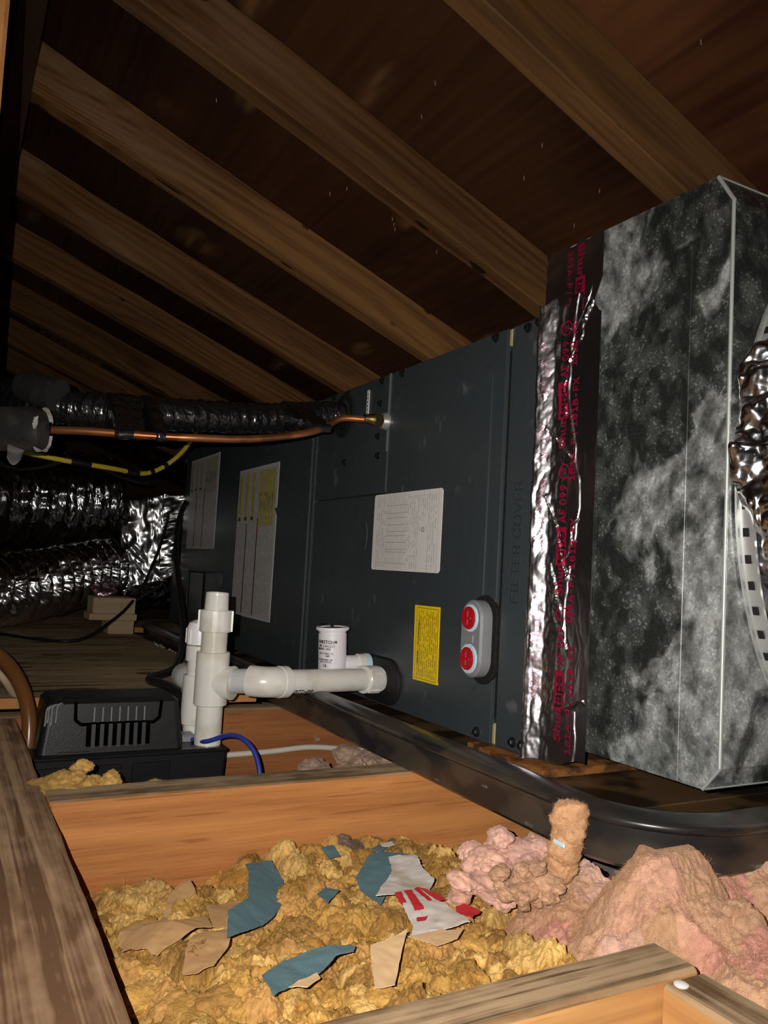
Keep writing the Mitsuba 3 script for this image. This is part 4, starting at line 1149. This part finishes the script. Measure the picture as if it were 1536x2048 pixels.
add("duct_boot__wrapping", wrapped(hull([(0.48, 2.64, 0.29), (0.48, 2.64, 0.56), (0.60, 2.60, 0.27), (0.60, 2.60, 0.60), (0.50, 3.0, 0.29), (0.50, 3.0, 0.60), (1.12, 2.60, 0.27), (1.12, 2.60, 0.6), (1.12, 3.0, 0.27), (1.12, 3.0, 0.6)]), 0.012, 0.016, 61), "boot_foil", smooth=True)
add("duct_boot__taped_seam", wrapped(hull([(0.47, 2.47, 0.235), (0.47, 2.55, 0.232), (0.50, 2.56, 0.30), (0.66, 2.575, 0.345), (0.66, 2.60, 0.25), (0.49, 2.60, 0.29)]), 0.008, 0.018, 71), "duct_foil", smooth=True, label="foil seam with reddish print")
add("foil_scrap", wrapped(hull([(0.375, 2.46, 0.300), (0.40, 2.44, 0.262), (0.45, 2.45, 0.290), (0.44, 2.50, 0.312), (0.385, 2.52, 0.305)]), 0.006, 0.012, 81), "faint_red_print", smooth=True, label="crumpled pinkish foil flap hanging above the stacked wooden blocks", cat="foil")
BL = [("wood_block", (0.406, 0.475, 2.315, 2.42, 0.1778, 0.216), "lowest pale wooden block of the stack on the deck under the foil"),
      ("wood_block", (0.352, 0.478, 2.30, 2.40, 0.2165, 0.2345), "thin middle wooden block of the stack under the foil"),
      ("wood_block", (0.358, 0.470, 2.29, 2.39, 0.235, 0.279), "topmost pale wooden block of the stack under the foil")]
for nme, b, lb in BL:
    add(nme, box(*b, 0.0015), "block_wood", smooth=25, label=lb, cat="wood block", group="stacked wooden blocks")

# ------------------------------------------------------------------ insulation
def ground(x, y):
    """height of the yellow loose fill"""
    z = 0.066 + (0.84 - y) * 0.115
    z = z + 0.030 * np.exp(-(((x - 0.58) / 0.07) ** 2 + ((y - 0.80) / 0.06) ** 2))
    z = z - 0.018 * np.exp(-(((x - 0.26) / 0.05) ** 2 + ((y - 0.83) / 0.05) ** 2))
    z = z + 0.016 * np.exp(-(((x - 0.36) / 0.06) ** 2 + ((y - 0.80) / 0.04) ** 2))
    z = z - 0.02 * np.exp(-((x - 0.11) / 0.035) ** 2)
    return z


def pinkness(x, y):
    """1 where pink batts cover the fill: around the pan's corner"""
    d = 0.402 + 0.28 * np.clip(y - 0.42, 0, 1) ** 1.0 + 0.03 * np.sin(y * 21)
    return np.clip((x - d + 0.04 * (meshkit.noise(np.stack([x * 25, y * 25, 0 * x], -1), 3) - 0.5)) / 0.05, 0, 1)


YEL = np.array([[0.47, 0.265, 0.070], [0.37, 0.195, 0.048], [0.29, 0.155, 0.045], [0.54, 0.335, 0.11], [0.42, 0.225, 0.072]])
PNK = np.array([[0.60, 0.325, 0.225], [0.57, 0.345, 0.205], [0.66, 0.41, 0.33], [0.44, 0.25, 0.14], [0.59, 0.27, 0.21]])
ICO = {k: trimesh.creation.icosphere(subdivisions=k) for k in (1, 2, 3, 4)}


def lump(c, r, seed, sub=3, squash=0.75, rough=0.55, fuzz=0.16):
    b = ICO[sub]
    v = np.array(b.vertices)
    d = 1 + rough * (meshkit.fbm(v * 1.3 + seed * 7.1, 2, seed) - 0.5) * 2 + rough * 0.5 * (meshkit.fbm(v * 4.5 + seed, 3, seed + 1) - 0.5) + fuzz * (meshkit.fbm(v * 11 + seed, 2, seed + 2) - 0.5) * 2
    v = v * d[:, None] * r
    a = np.random.default_rng(seed).uniform(0, 6.28)
    v[:, 2] *= squash
    v[:, 0] *= 1.2
    v = v @ np.array([[math.cos(a), math.sin(a), 0], [-math.sin(a), math.cos(a), 0], [0, 0, 1]])
    return v + c, b.faces


def strands(n, where, rad, cols, seed, L=(0.006, 0.02)):
    """loose fibres: thin triangles standing off the surface points"""
    g = np.random.default_rng(seed)
    k = g.integers(0, len(where), n)
    p = where[k]
    d = g.normal(size=(n, 3)) + [0, 0, 0.35]
    d /= np.linalg.norm(d, axis=1, keepdims=True)
    s = np.cross(d, g.normal(size=(n, 3)))
    s /= np.linalg.norm(s, axis=1, keepdims=True)
    l = g.uniform(*L, (n, 1))
    bend = g.normal(size=(n, 3)) * 0.25 * l
    v = np.stack([p - s * rad, p + s * rad, p + d * l * 0.6 + bend * 0.5, p + d * l + bend], 1).reshape(-1, 3)
    b = np.arange(n)[:, None] * 4
    f = np.vstack([b + [0, 1, 2], b + [1, 3, 2]])
    return v, f, np.repeat(cols[k] * g.uniform(0.85, 1.3, (n, 1)), 4, 0)


def pack(parts):
    V, F, C, o = [], [], [], 0
    for v, f, c in parts:
        V.append(v)
        F.append(np.asarray(f) + o)
        C.append(np.broadcast_to(c, v.shape))
        o += len(v)
    return trimesh.Trimesh(np.vstack(V), np.vstack(F), process=False), np.clip(np.vstack(C), 0, 1)


def clods(xy, centres, radii, lift, warp_f, warp_a, k=9, soft=None):
    """height of a bed of rounded clods over the points xy, and which clod each point lies on"""
    q = np.c_[xy, 0 * xy[:, 0]]
    w = np.c_[meshkit.fbm(q * warp_f, 3, 41), meshkit.fbm(q * warp_f + 9, 3, 43)] - 0.5
    d, i = cKDTree(centres).query(xy + w * warp_a, k=k)
    r = radii[i]
    h = lift[i] + r * np.sqrt(np.maximum(0, 1 - (d / (1.3 * r)) ** 2)) - np.maximum(0, d - 1.3 * r) * 0.5
    best = h.argmax(1)
    top = h.max(1) if soft is None else np.log(np.exp((h - h.max(1, keepdims=True)) * soft).sum(1)) / soft + h.max(1)
    return top, i[np.arange(len(i)), best]


g = np.random.default_rng(12)
# the yellow loose fill
NC = 3000
cen = np.c_[g.uniform(0.10, 0.67, NC), g.uniform(0.39, 0.85, NC)]
rad_ = g.choice([0.0045, 0.0065, 0.010, 0.016], NC, p=[0.42, 0.34, 0.18, 0.06]) * g.uniform(0.85, 1.2, NC)
lift_ = g.uniform(-0.005, 0.004, NC) - rad_ * 0.35
tone_ = YEL[g.integers(0, 5, NC)] * g.uniform(0.82, 1.18, (NC, 1))


def fill_bed():
    def fn(U, V):
        xy = np.c_[U.ravel(), V.ravel()]
        h, which = clods(xy, cen, rad_, lift_, 110, 0.010, soft=700)
        q = np.stack([U, V, 0 * U], -1)
        fill_bed.which = which
        z = ground(U, V) + 1.35 * h.reshape(U.shape) + (meshkit.fbm(q * 24, 3, 1) - 0.5) * 0.026 + (meshkit.fbm(q * 120, 3, 52) - 0.5) * 0.006 + (meshkit.fbm(q * 340, 2, 2) - 0.5) * 0.0060 - 0.03 * np.clip(pinkness(U, V) * 2 - 1, 0, 1)
        return np.stack([U, V, z], -1)
    m = grid(np.linspace(0.107, 0.66, 640), np.linspace(0.402, 0.838, 500), fn)
    v = np.array(m.vertices)
    t = meshkit.fbm(v * 35, 4, 5)[:, None]
    fine = meshkit.fbm(v * 330, 2, 6)[:, None]
    col = tone_[fill_bed.which] * (0.70 + 0.6 * t)
    return v, m.faces, col * (0.50 + 0.98 * fine)


parts = [fill_bed()]
nl = 0
while nl < 170:
    x, y = g.uniform(0.115, 0.60), g.uniform(0.425, 0.815)
    if pinkness(x, y) > 0.6:
        continue
    r = g.choice([0.006, 0.010, 0.015], p=[0.5, 0.36, 0.14]) * g.uniform(0.8, 1.2)
    if x < 0.106 + r * 1.6 or y > 0.838 - r * 1.6 or y < 0.404 + r * 1.6:
        continue
    z = float(ground(np.array(x), np.array(y))) + g.uniform(0.000, 0.006)
    v, f = lump(np.array([x, y, z]), r, 1000 + nl, 3)
    c = YEL[g.integers(0, 5)] * g.uniform(0.85, 1.2)
    parts.append((v, f, c * (0.62 + 0.75 * meshkit.fbm(v * 300, 2, 7))[:, None]))
    nl += 1
allv = np.vstack([p[0] for p in parts])
allc = np.vstack([np.broadcast_to(p[2], p[0].shape) for p in parts])
parts.append(strands(120000, allv, 0.00007, allc, 77, (0.0015, 0.0045)))
parts.append(strands(1500, allv, 0.00009, allc, 87, (0.004, 0.010)))
m, c = pack(parts)
add("yellow_insulation", m, "fibre", smooth=True, color=c, label="loose yellow clumps of mineral wool filling the bay in front of the orange joist", cat="insulation", kind="stuff")


def pink_ground(x, y):
    z = 0.122 + 0.046 * np.clip((x - 0.42) / 0.12, 0, 1) + 0.018 * np.clip((y - 0.43) / 0.08, 0, 1) * np.clip((x - 0.45) / .1, 0, 1)
    z = z - 0.022 * np.clip((y - 0.465) / 0.04, 0, 1) - 0.045 * np.clip((y - 0.62) / 0.10, 0, 1)
    z = z + 0.030 * np.exp(-(((x - 0.510) / 0.045) ** 2 + ((y - 0.455) / 0.045) ** 2)) - 0.016 * np.exp(-(((x - 0.60) / 0.06) ** 2 + ((y - 0.40) / 0.06) ** 2))
    return np.where(y < 0.402, 0.146 + 0.03 * np.clip((x - 0.46) / 0.15, 0, 1), z)


NP = 700
pcen = np.c_[g.uniform(0.36, 1.08, NP), g.uniform(-0.08, 0.84, NP)]
prad = g.choice([0.011, 0.018, 0.028], NP, p=[0.4, 0.38, 0.22]) * g.uniform(0.8, 1.2, NP)
plift = g.uniform(-0.012, 0.004, NP) - prad * 0.55
ptone = PNK[g.integers(0, 5, NP)] * g.uniform(0.9, 1.1, (NP, 1))


def pink_bed():
    out = []
    for xs, ys in ((np.linspace(0.385, 0.80, 470), np.linspace(0.402, 0.80, 420)), (np.linspace(0.4425, 0.80, 400), np.linspace(-0.05, 0.402, 440))):
        def fn(U, V):
            xy = np.c_[U.ravel(), V.ravel()]
            h, which = clods(xy, pcen, prad, plift, 34, 0.034, soft=150)
            fn.which = which
            q = np.stack([U, V, 0 * U], -1)
            z = pink_ground(U, V) + 1.0 * h.reshape(U.shape) - 0.004 + (meshkit.fbm(q * 14, 3, 15) - 0.5) * 0.020 + (meshkit.fbm(q * 70, 4, 16) - 0.5) * 0.010 + (meshkit.fbm(q * 160, 3, 17) - 0.5) * 0.0034 + (meshkit.fbm(q * 420, 2, 18) - 0.5) * 0.0022
            edge = pinkness(U, V) * np.clip((0.70 - V) / 0.06, 0, 1)
            return np.stack([U, V, z * edge + (ground(U, V) - 0.016) * (1 - edge)], -1)
        mm = grid(xs, ys, fn)
        v = np.array(mm.vertices)
        f = mm.faces
        inpan = (v[:, 0] > 0.512) & (v[:, 1] > 0.466)
        flat = (v[:, 0] > 0.525) & (v[:, 1] > 0.48)
        f = f[~flat[f].all(1)]
        near = np.clip(np.minimum((v[:, 0] - 0.490) / 0.012, (v[:, 1] - 0.444) / 0.012), 0, 1)
        v[:, 2] = np.where(inpan, np.minimum(v[:, 2], 0.150), v[:, 2] * (1 - near) + np.minimum(v[:, 2], 0.190) * near)
        t = meshkit.fbm(v * 22, 4, 25)[:, None]
        fine = meshkit.fbm(v * 300, 2, 27)[:, None]
        blur = meshkit.fbm(v * 9, 3, 26)[:, None]
        col = 0.70 * ptone[fn.which] + 0.30 * (PNK[0] * (1 - blur) + PNK[1] * blur)
        s3 = np.clip((t - 0.56) * 4, 0, 0.8)
        col = col * (1 - s3) + PNK[3] * s3
        out.append((v, f, col * (0.70 + 0.56 * fine)))
    return out


parts = pink_bed()
allv = np.vstack([p[0] for p in parts])
allc = np.vstack([p[2] for p in parts])
ok = (allv[:, 2] > 0.10) & ~((allv[:, 0] > 0.495) & (allv[:, 1] > 0.449))
parts.append(strands(170000, allv[ok], 0.00006, allc[ok], 78, (0.0015, 0.0055)))
m, c = pack(parts)
add("pink_insulation", m, "fibre_soft", smooth=True, color=c, label="fluffy pink glass fibre batts heaped against the drain pan at the lower right", cat="insulation", kind="stuff")

# upright tuft against the pan wall
tf = []
for k, (x, y, z, r) in enumerate([(0.4855, 0.536, 0.172, 0.0135), (0.487, 0.5345, 0.187, 0.0140), (0.488, 0.534, 0.1985, 0.0130), (0.486, 0.540, 0.156, 0.0115)]):
    v, f = lump(np.array([x - 0.005, y, z]), r, 5000 + k, 3, 1.1, 0.35)
    tf.append((v, f, np.array([0.52, 0.29, 0.15]) * (0.75 + 0.5 * meshkit.fbm(v * 200, 3, 29))[:, None]))
av = np.vstack([p[0] for p in tf])
ac = np.vstack([p[2] for p in tf])
tf.append(strands(16000, av, 0.00007, ac, 79, (0.001, 0.003)))
m, c = pack(tf)
tag("insulation_tuft", "upright peach coloured tuft of insulation with a pale blue fleck standing against the pan", "insulation tuft")
add("insulation_tuft__wool", m, "fibre_soft", smooth=True, color=c)
add("insulation_tuft__fleck", box(0.4655, 0.4675, 0.520, 0.534, 0.178, 0.182, 0.0008), "primer_glue", label="pale blue fleck")


def clump(key, spots, base, label, seed, n_str=700):
    ps, gr = [], np.random.default_rng(seed)
    for k, (x, y, z, r) in enumerate(spots):
        for j in range(9):
            d = gr.normal(size=3) * [0.75, 0.6, 0.42] * r * (j > 0)
            v, f = lump(np.array([x, y, z]) + d, r * (0.9 if j == 0 else gr.uniform(0.35, 0.62)), seed + 13 * k + j, 3, 0.8, 0.45, 0.14)
            ps.append((v, f, np.array(base) * gr.uniform(0.8, 1.15) * (0.5 + 0.95 * meshkit.fbm(v * 300, 2, 31))[:, None]))
    a = np.vstack([p[0] for p in ps])
    cc = np.vstack([p[2] for p in ps])
    ps.append(strands(n_str * 9, a, 0.00008, cc, seed, (0.001, 0.0035)))
    mm, c2 = pack(ps)
    add(key, mm, "fibre_soft", smooth=True, color=c2, label=label, cat="insulation clump")


clump("insulation_clump", [(0.428, 0.812, 0.084, 0.018), (0.448, 0.816, 0.086, 0.015), (0.412, 0.815, 0.080, 0.012)], (0.17, 0.12, 0.09), "dusty grey clump of insulation lying at the foot of the orange joist", 6000)
clump("insulation_clump", [(0.150, 0.905, 0.150, 0.018), (0.128, 0.902, 0.155, 0.020), (0.172, 0.905, 0.146, 0.014), (0.112, 0.91, 0.15, 0.018)], (0.50, 0.30, 0.09), "yellow clump of insulation wedged between the beam, the joist and the pump", 6100)
clump("insulation_clump", [(0.224, 0.903, 0.146, 0.013), (0.240, 0.905, 0.143, 0.010)], (0.46, 0.29, 0.09), "small yellow tuft of insulation behind the joist in front of the pump", 6200)
clump("insulation_clump", [(0.560, 1.085, 0.100, 0.032), (0.60, 1.07, 0.100, 0.035), (0.53, 1.06, 0.085, 0.03), (0.57, 1.00, 0.112, 0.030), (0.54, 0.965, 0.122, 0.024)], (0.36, 0.245, 0.18), "brownish grey clump of insulation under the pan behind the orange joist", 6300)
clump("insulation_clump", [(0.452, 0.605, 0.137, 0.024), (0.440, 0.588, 0.130, 0.018)], (0.62, 0.36, 0.27), "round pink insulation clump at the left edge of the pink batts, beside the yellow fill", 6400)
clump("insulation_clump", [(0.478, 0.588, 0.150, 0.018), (0.474, 0.615, 0.142, 0.017)], (0.58, 0.34, 0.265), "pink insulation clump close to the pan wall, left of the upright tuft", 6500)
clump("insulation_clump", [(0.456, 0.556, 0.142, 0.014), (0.464, 0.538, 0.144, 0.013), (0.447, 0.545, 0.138, 0.012)], (0.46, 0.27, 0.165), "brownish insulation clump at the foot of the upright tuft", 6600)
# fill under the pump bay
bay = grid(np.linspace(0.107, 1.2, 120), np.linspace(0.89, 1.274, 60), lambda U, V: np.stack([U, V, 0.036 + (meshkit.fbm(np.stack([U, V, 0 * U], -1) * 25, 3, 8) - 0.5) * 0.02], -1))
bv = np.array(bay.vertices)
add("bay_insulation", bay, "fibre", smooth=True, color=YEL[2] * (0.6 + 0.7 * meshkit.fbm(bv * 150, 2, 3))[:, None], label="thin dusty insulation at the bottom of the joist bay under the pump", cat="insulation", kind="stuff")
# debris along the pan on the deck
db = []
for k in range(26):
    yy = g.uniform(1.42, 2.1)
    v, f = lump(np.array([0.484 - g.uniform(0, 0.012), yy, 0.180]), g.uniform(0.0015, 0.0042), 7000 + k, 1, 0.8, 0.6)
    db.append((v, f, np.array([0.30, 0.27, 0.23]) * np.ones_like(v)))
m, c = pack(db)
add("plaster_debris", m, "fibre", smooth=True, color=c, label="pale crumbs of debris along the foot of the drain pan on the deck", cat="debris", kind="stuff")


# ------------------------------------------------------------------ torn papers on the insulation
def paper(outline, bs, key, base=0.012, seed=1, fold=0.010, label=None, cat_=None, group=None, tilt=(0, 0), folds=((0.3, 0.5, 9),), hgt=None, rough=0.35):
    """torn sheet: outline in plan, draped above the fill with creases"""
    pg = sg.Polygon(outline).buffer(0)
    rr = np.random.default_rng(seed)
    ring_ = np.array(pg.segmentize(0.003).exterior.coords)[:-1]
    jit = (meshkit.noise(np.c_[ring_ * 260, 0 * ring_[:, 0]], seed) - 0.5)[:, None] * 0.0016
    ring_ = ring_ + jit
    pg = sg.Polygon(ring_).buffer(0)
    if pg.geom_type != "Polygon":
        pg = max(pg.geoms, key=lambda q_: q_.area)
    m_ = trimesh.creation.extrude_polygon(pg, 0.001, engine="earcut")
    v0 = np.array(m_.vertices)
    fc = m_.faces[(v0[m_.faces][:, :, 2] > 0.0005).all(1)]
    v_, f_ = trimesh.remesh.subdivide_to_size(v0, fc, 0.0035, max_iter=12)
    sh = trimesh.Trimesh(v_, f_)
    sh.merge_vertices()
    v_ = np.array(sh.vertices)
    cx, cy = np.array(pg.centroid.coords[0])
    z = ground(v_[:, 0], v_[:, 1]) + base + 0.004 + tilt[0] * (v_[:, 0] - cx) + tilt[1] * (v_[:, 1] - cy)
    for ang, amp, fr in folds:
        s = (v_[:, 0] - cx) * math.cos(ang) + (v_[:, 1] - cy) * math.sin(ang)
        ph = rr.uniform(0, 1)
        z = z + fold * amp * (2 * np.abs(((s * fr + ph) % 1) - 0.5) - 0.5)
    z = z + (meshkit.fbm(np.c_[v_[:, :2] * 60, 0 * v_[:, 0]], 3, seed) - 0.5) * 0.011 * rough
    v_[:, 2] = z
    sh = trimesh.Trimesh(v_, sh.faces)
    sh.fix_normals()
    if sh.face_normals[:, 2].mean() < 0:
        sh.invert()
    return add(key, thick(sh, 0.0005), bs, smooth=20, label=label, cat=cat_, group=group)


paper([(0.222, 0.758), (0.223, 0.71), (0.210, 0.639), (0.161, 0.614), (0.142, 0.645), (0.144, 0.67), (0.181, 0.691), (0.199, 0.735)], "kraft", "kraft_paper", 0.014, 2, 0.014,
      "torn brown kraft paper lying on the insulation beside the left timber", "paper", folds=((0.9, 1.0, 9), (2.2, 0.4, 17)))
tag("folded_paper", "torn folded paper, half brown and half dark blue, on the yellow insulation", "paper")
paper([(0.221, 0.693), (0.247, 0.706), (0.260, 0.693), (0.252, 0.655), (0.223, 0.634), (0.212, 0.645)], "kraft", "folded_paper__brown_flap", 0.013, 3, 0.010, "brown upper flap", folds=((0.4, 0.7, 12),))
paper([(0.224, 0.633), (0.207, 0.588), (0.188, 0.562), (0.173, 0.559), (0.167, 0.567), (0.177, 0.597), (0.191, 0.624)], "kraft", "folded_paper__brown_flap", 0.016, 4, 0.008, "brown lower flap", folds=((1.0, 0.7, 11),))
paper([(0.280, 0.765), (0.309, 0.768), (0.308, 0.733), (0.285, 0.678), (0.264, 0.644), (0.232, 0.608), (0.204, 0.585), (0.219, 0.630), (0.249, 0.667), (0.270, 0.726)], "paper_blue", "folded_paper__blue_fold", 0.020, 5, 0.014, "dark blue folded side", tilt=(-0.25, 0.1), folds=((2.5, 0.9, 9),))
tag("blue_strip", "long torn strip of blue and tan paper across the insulation near the hatch board", "paper")
paper([(0.204, 0.513), (0.229, 0.534), (0.253, 0.537), (0.283, 0.531), (0.277, 0.523), (0.261, 0.520), (0.241, 0.506), (0.217, 0.497), (0.204, 0.489)], "paper_blue", "blue_strip__blue_part", 0.020, 6, 0.006, folds=((0.2, 0.6, 16),), tilt=(0, 0.15))
paper([(0.217, 0.497), (0.241, 0.506), (0.240, 0.498), (0.226, 0.488)], "paper_tan", "blue_strip__tan_edge", 0.019, 16, 0.003)
paper([(0.289, 0.521), (0.325, 0.530), (0.307, 0.507), (0.283, 0.474), (0.270, 0.477), (0.280, 0.502)], "paper_tan", "tan_paper", 0.020, 7, 0.005, "smooth tan scrap of paper in the yellow insulation, nearest the hatch board", "paper", tilt=(0, 0.2))
tag("printed_paper", "torn white scrap with red print and a blue corner in the middle of the insulation", "paper")
paper([(0.413, 0.717), (0.442, 0.712), (0.427, 0.674), (0.422, 0.645), (0.404, 0.626), (0.394, 0.588), (0.388, 0.538), (0.336, 0.542), (0.347, 0.557), (0.353, 0.580), (0.369, 0.620), (0.348, 0.622), (0.373, 0.654), (0.400, 0.686)], "paper_white", "printed_paper__white_part", 0.022, 8, 0.007, folds=((0.5, 0.7, 9),), tilt=(0, 0.05))
paper([(0.400, 0.734), (0.420, 0.738), (0.441, 0.714), (0.414, 0.718), (0.398, 0.680), (0.360, 0.634), (0.360, 0.674), (0.367, 0.697)], "paper_blue", "printed_paper__blue_corner", 0.021, 9, 0.007, folds=((0.5, 0.7, 9),), tilt=(0.1, 0.1))
strokes = [[(0.366, 0.622), (0.374, 0.624), (0.362, 0.594), (0.357, 0.597)], [(0.378, 0.626), (0.387, 0.628), (0.369, 0.577), (0.360, 0.577)], [(0.391, 0.630), (0.398, 0.636), (0.391, 0.600), (0.384, 0.592)],
           [(0.398, 0.636), (0.402, 0.628), (0.403, 0.592), (0.394, 0.592)], [(0.404, 0.622), (0.4035, 0.600), (0.3975, 0.600)], [(0.356, 0.568), (0.366, 0.566), (0.360, 0.560), (0.352, 0.560)]]
WP = scene["printed_paper__white_part"]
wv = meshkit.WRITTEN[WP["filename"]][0]
wtree = cKDTree(wv[:, :2])
for s in strokes:
    pgs = trimesh.creation.extrude_polygon(sg.Polygon(s), 0.001, engine="earcut")
    v0 = np.array(pgs.vertices)
    fc = pgs.faces[(v0[pgs.faces][:, :, 2] > 0.0005).all(1)]
    v_, f_ = trimesh.remesh.subdivide_to_size(v0, fc, 0.003, max_iter=10)
    dist, idx = wtree.query(v_[:, :2], k=6)
    v_[:, 2] = wv[idx, 2].max(1) + 0.0006
    add("printed_paper__red_print", trimesh.Trimesh(v_, f_, process=False), "print_red", smooth=False)
paper([(0.402, 0.580), (0.416, 0.586), (0.414, 0.560), (0.397, 0.548), (0.392, 0.560)], "print_red", "printed_paper__red_edge", 0.019, 19, 0.004)
paper([(0.332, 0.541), (0.380, 0.536), (0.363, 0.519), (0.341, 0.513)], "paper_tan", "tan_paper", 0.017, 10, 0.004, "small tan scrap of paper just below the white and red scrap", "paper")
paper([(0.313, 0.667), (0.329, 0.683), (0.337, 0.670), (0.311, 0.640)], "paper_blue", "blue_scrap", 0.018, 11, 0.004, "small blue paper scrap left of the white and red scrap", "paper", group=None)
paper([(0.368, 0.779), (0.383, 0.785), (0.382, 0.762), (0.367, 0.757)], "paper_blue", "blue_scrap", 0.018, 12, 0.004, "tiny blue paper scrap near the orange joist, left of the grey clump", "paper")
paper([(0.426, 0.779), (0.447, 0.797), (0.455, 0.790), (0.436, 0.772)], "paper_blue", "blue_scrap", 0.016, 13, 0.004, "tiny blue scrap with a white end just below the grey clump", "paper")
paper([(0.447, 0.797), (0.462, 0.796), (0.458, 0.782), (0.444, 0.786)], "paper_white", "white_scrap", 0.019, 14, 0.004, "tiny white paper scrap just below the grey clump", "paper")
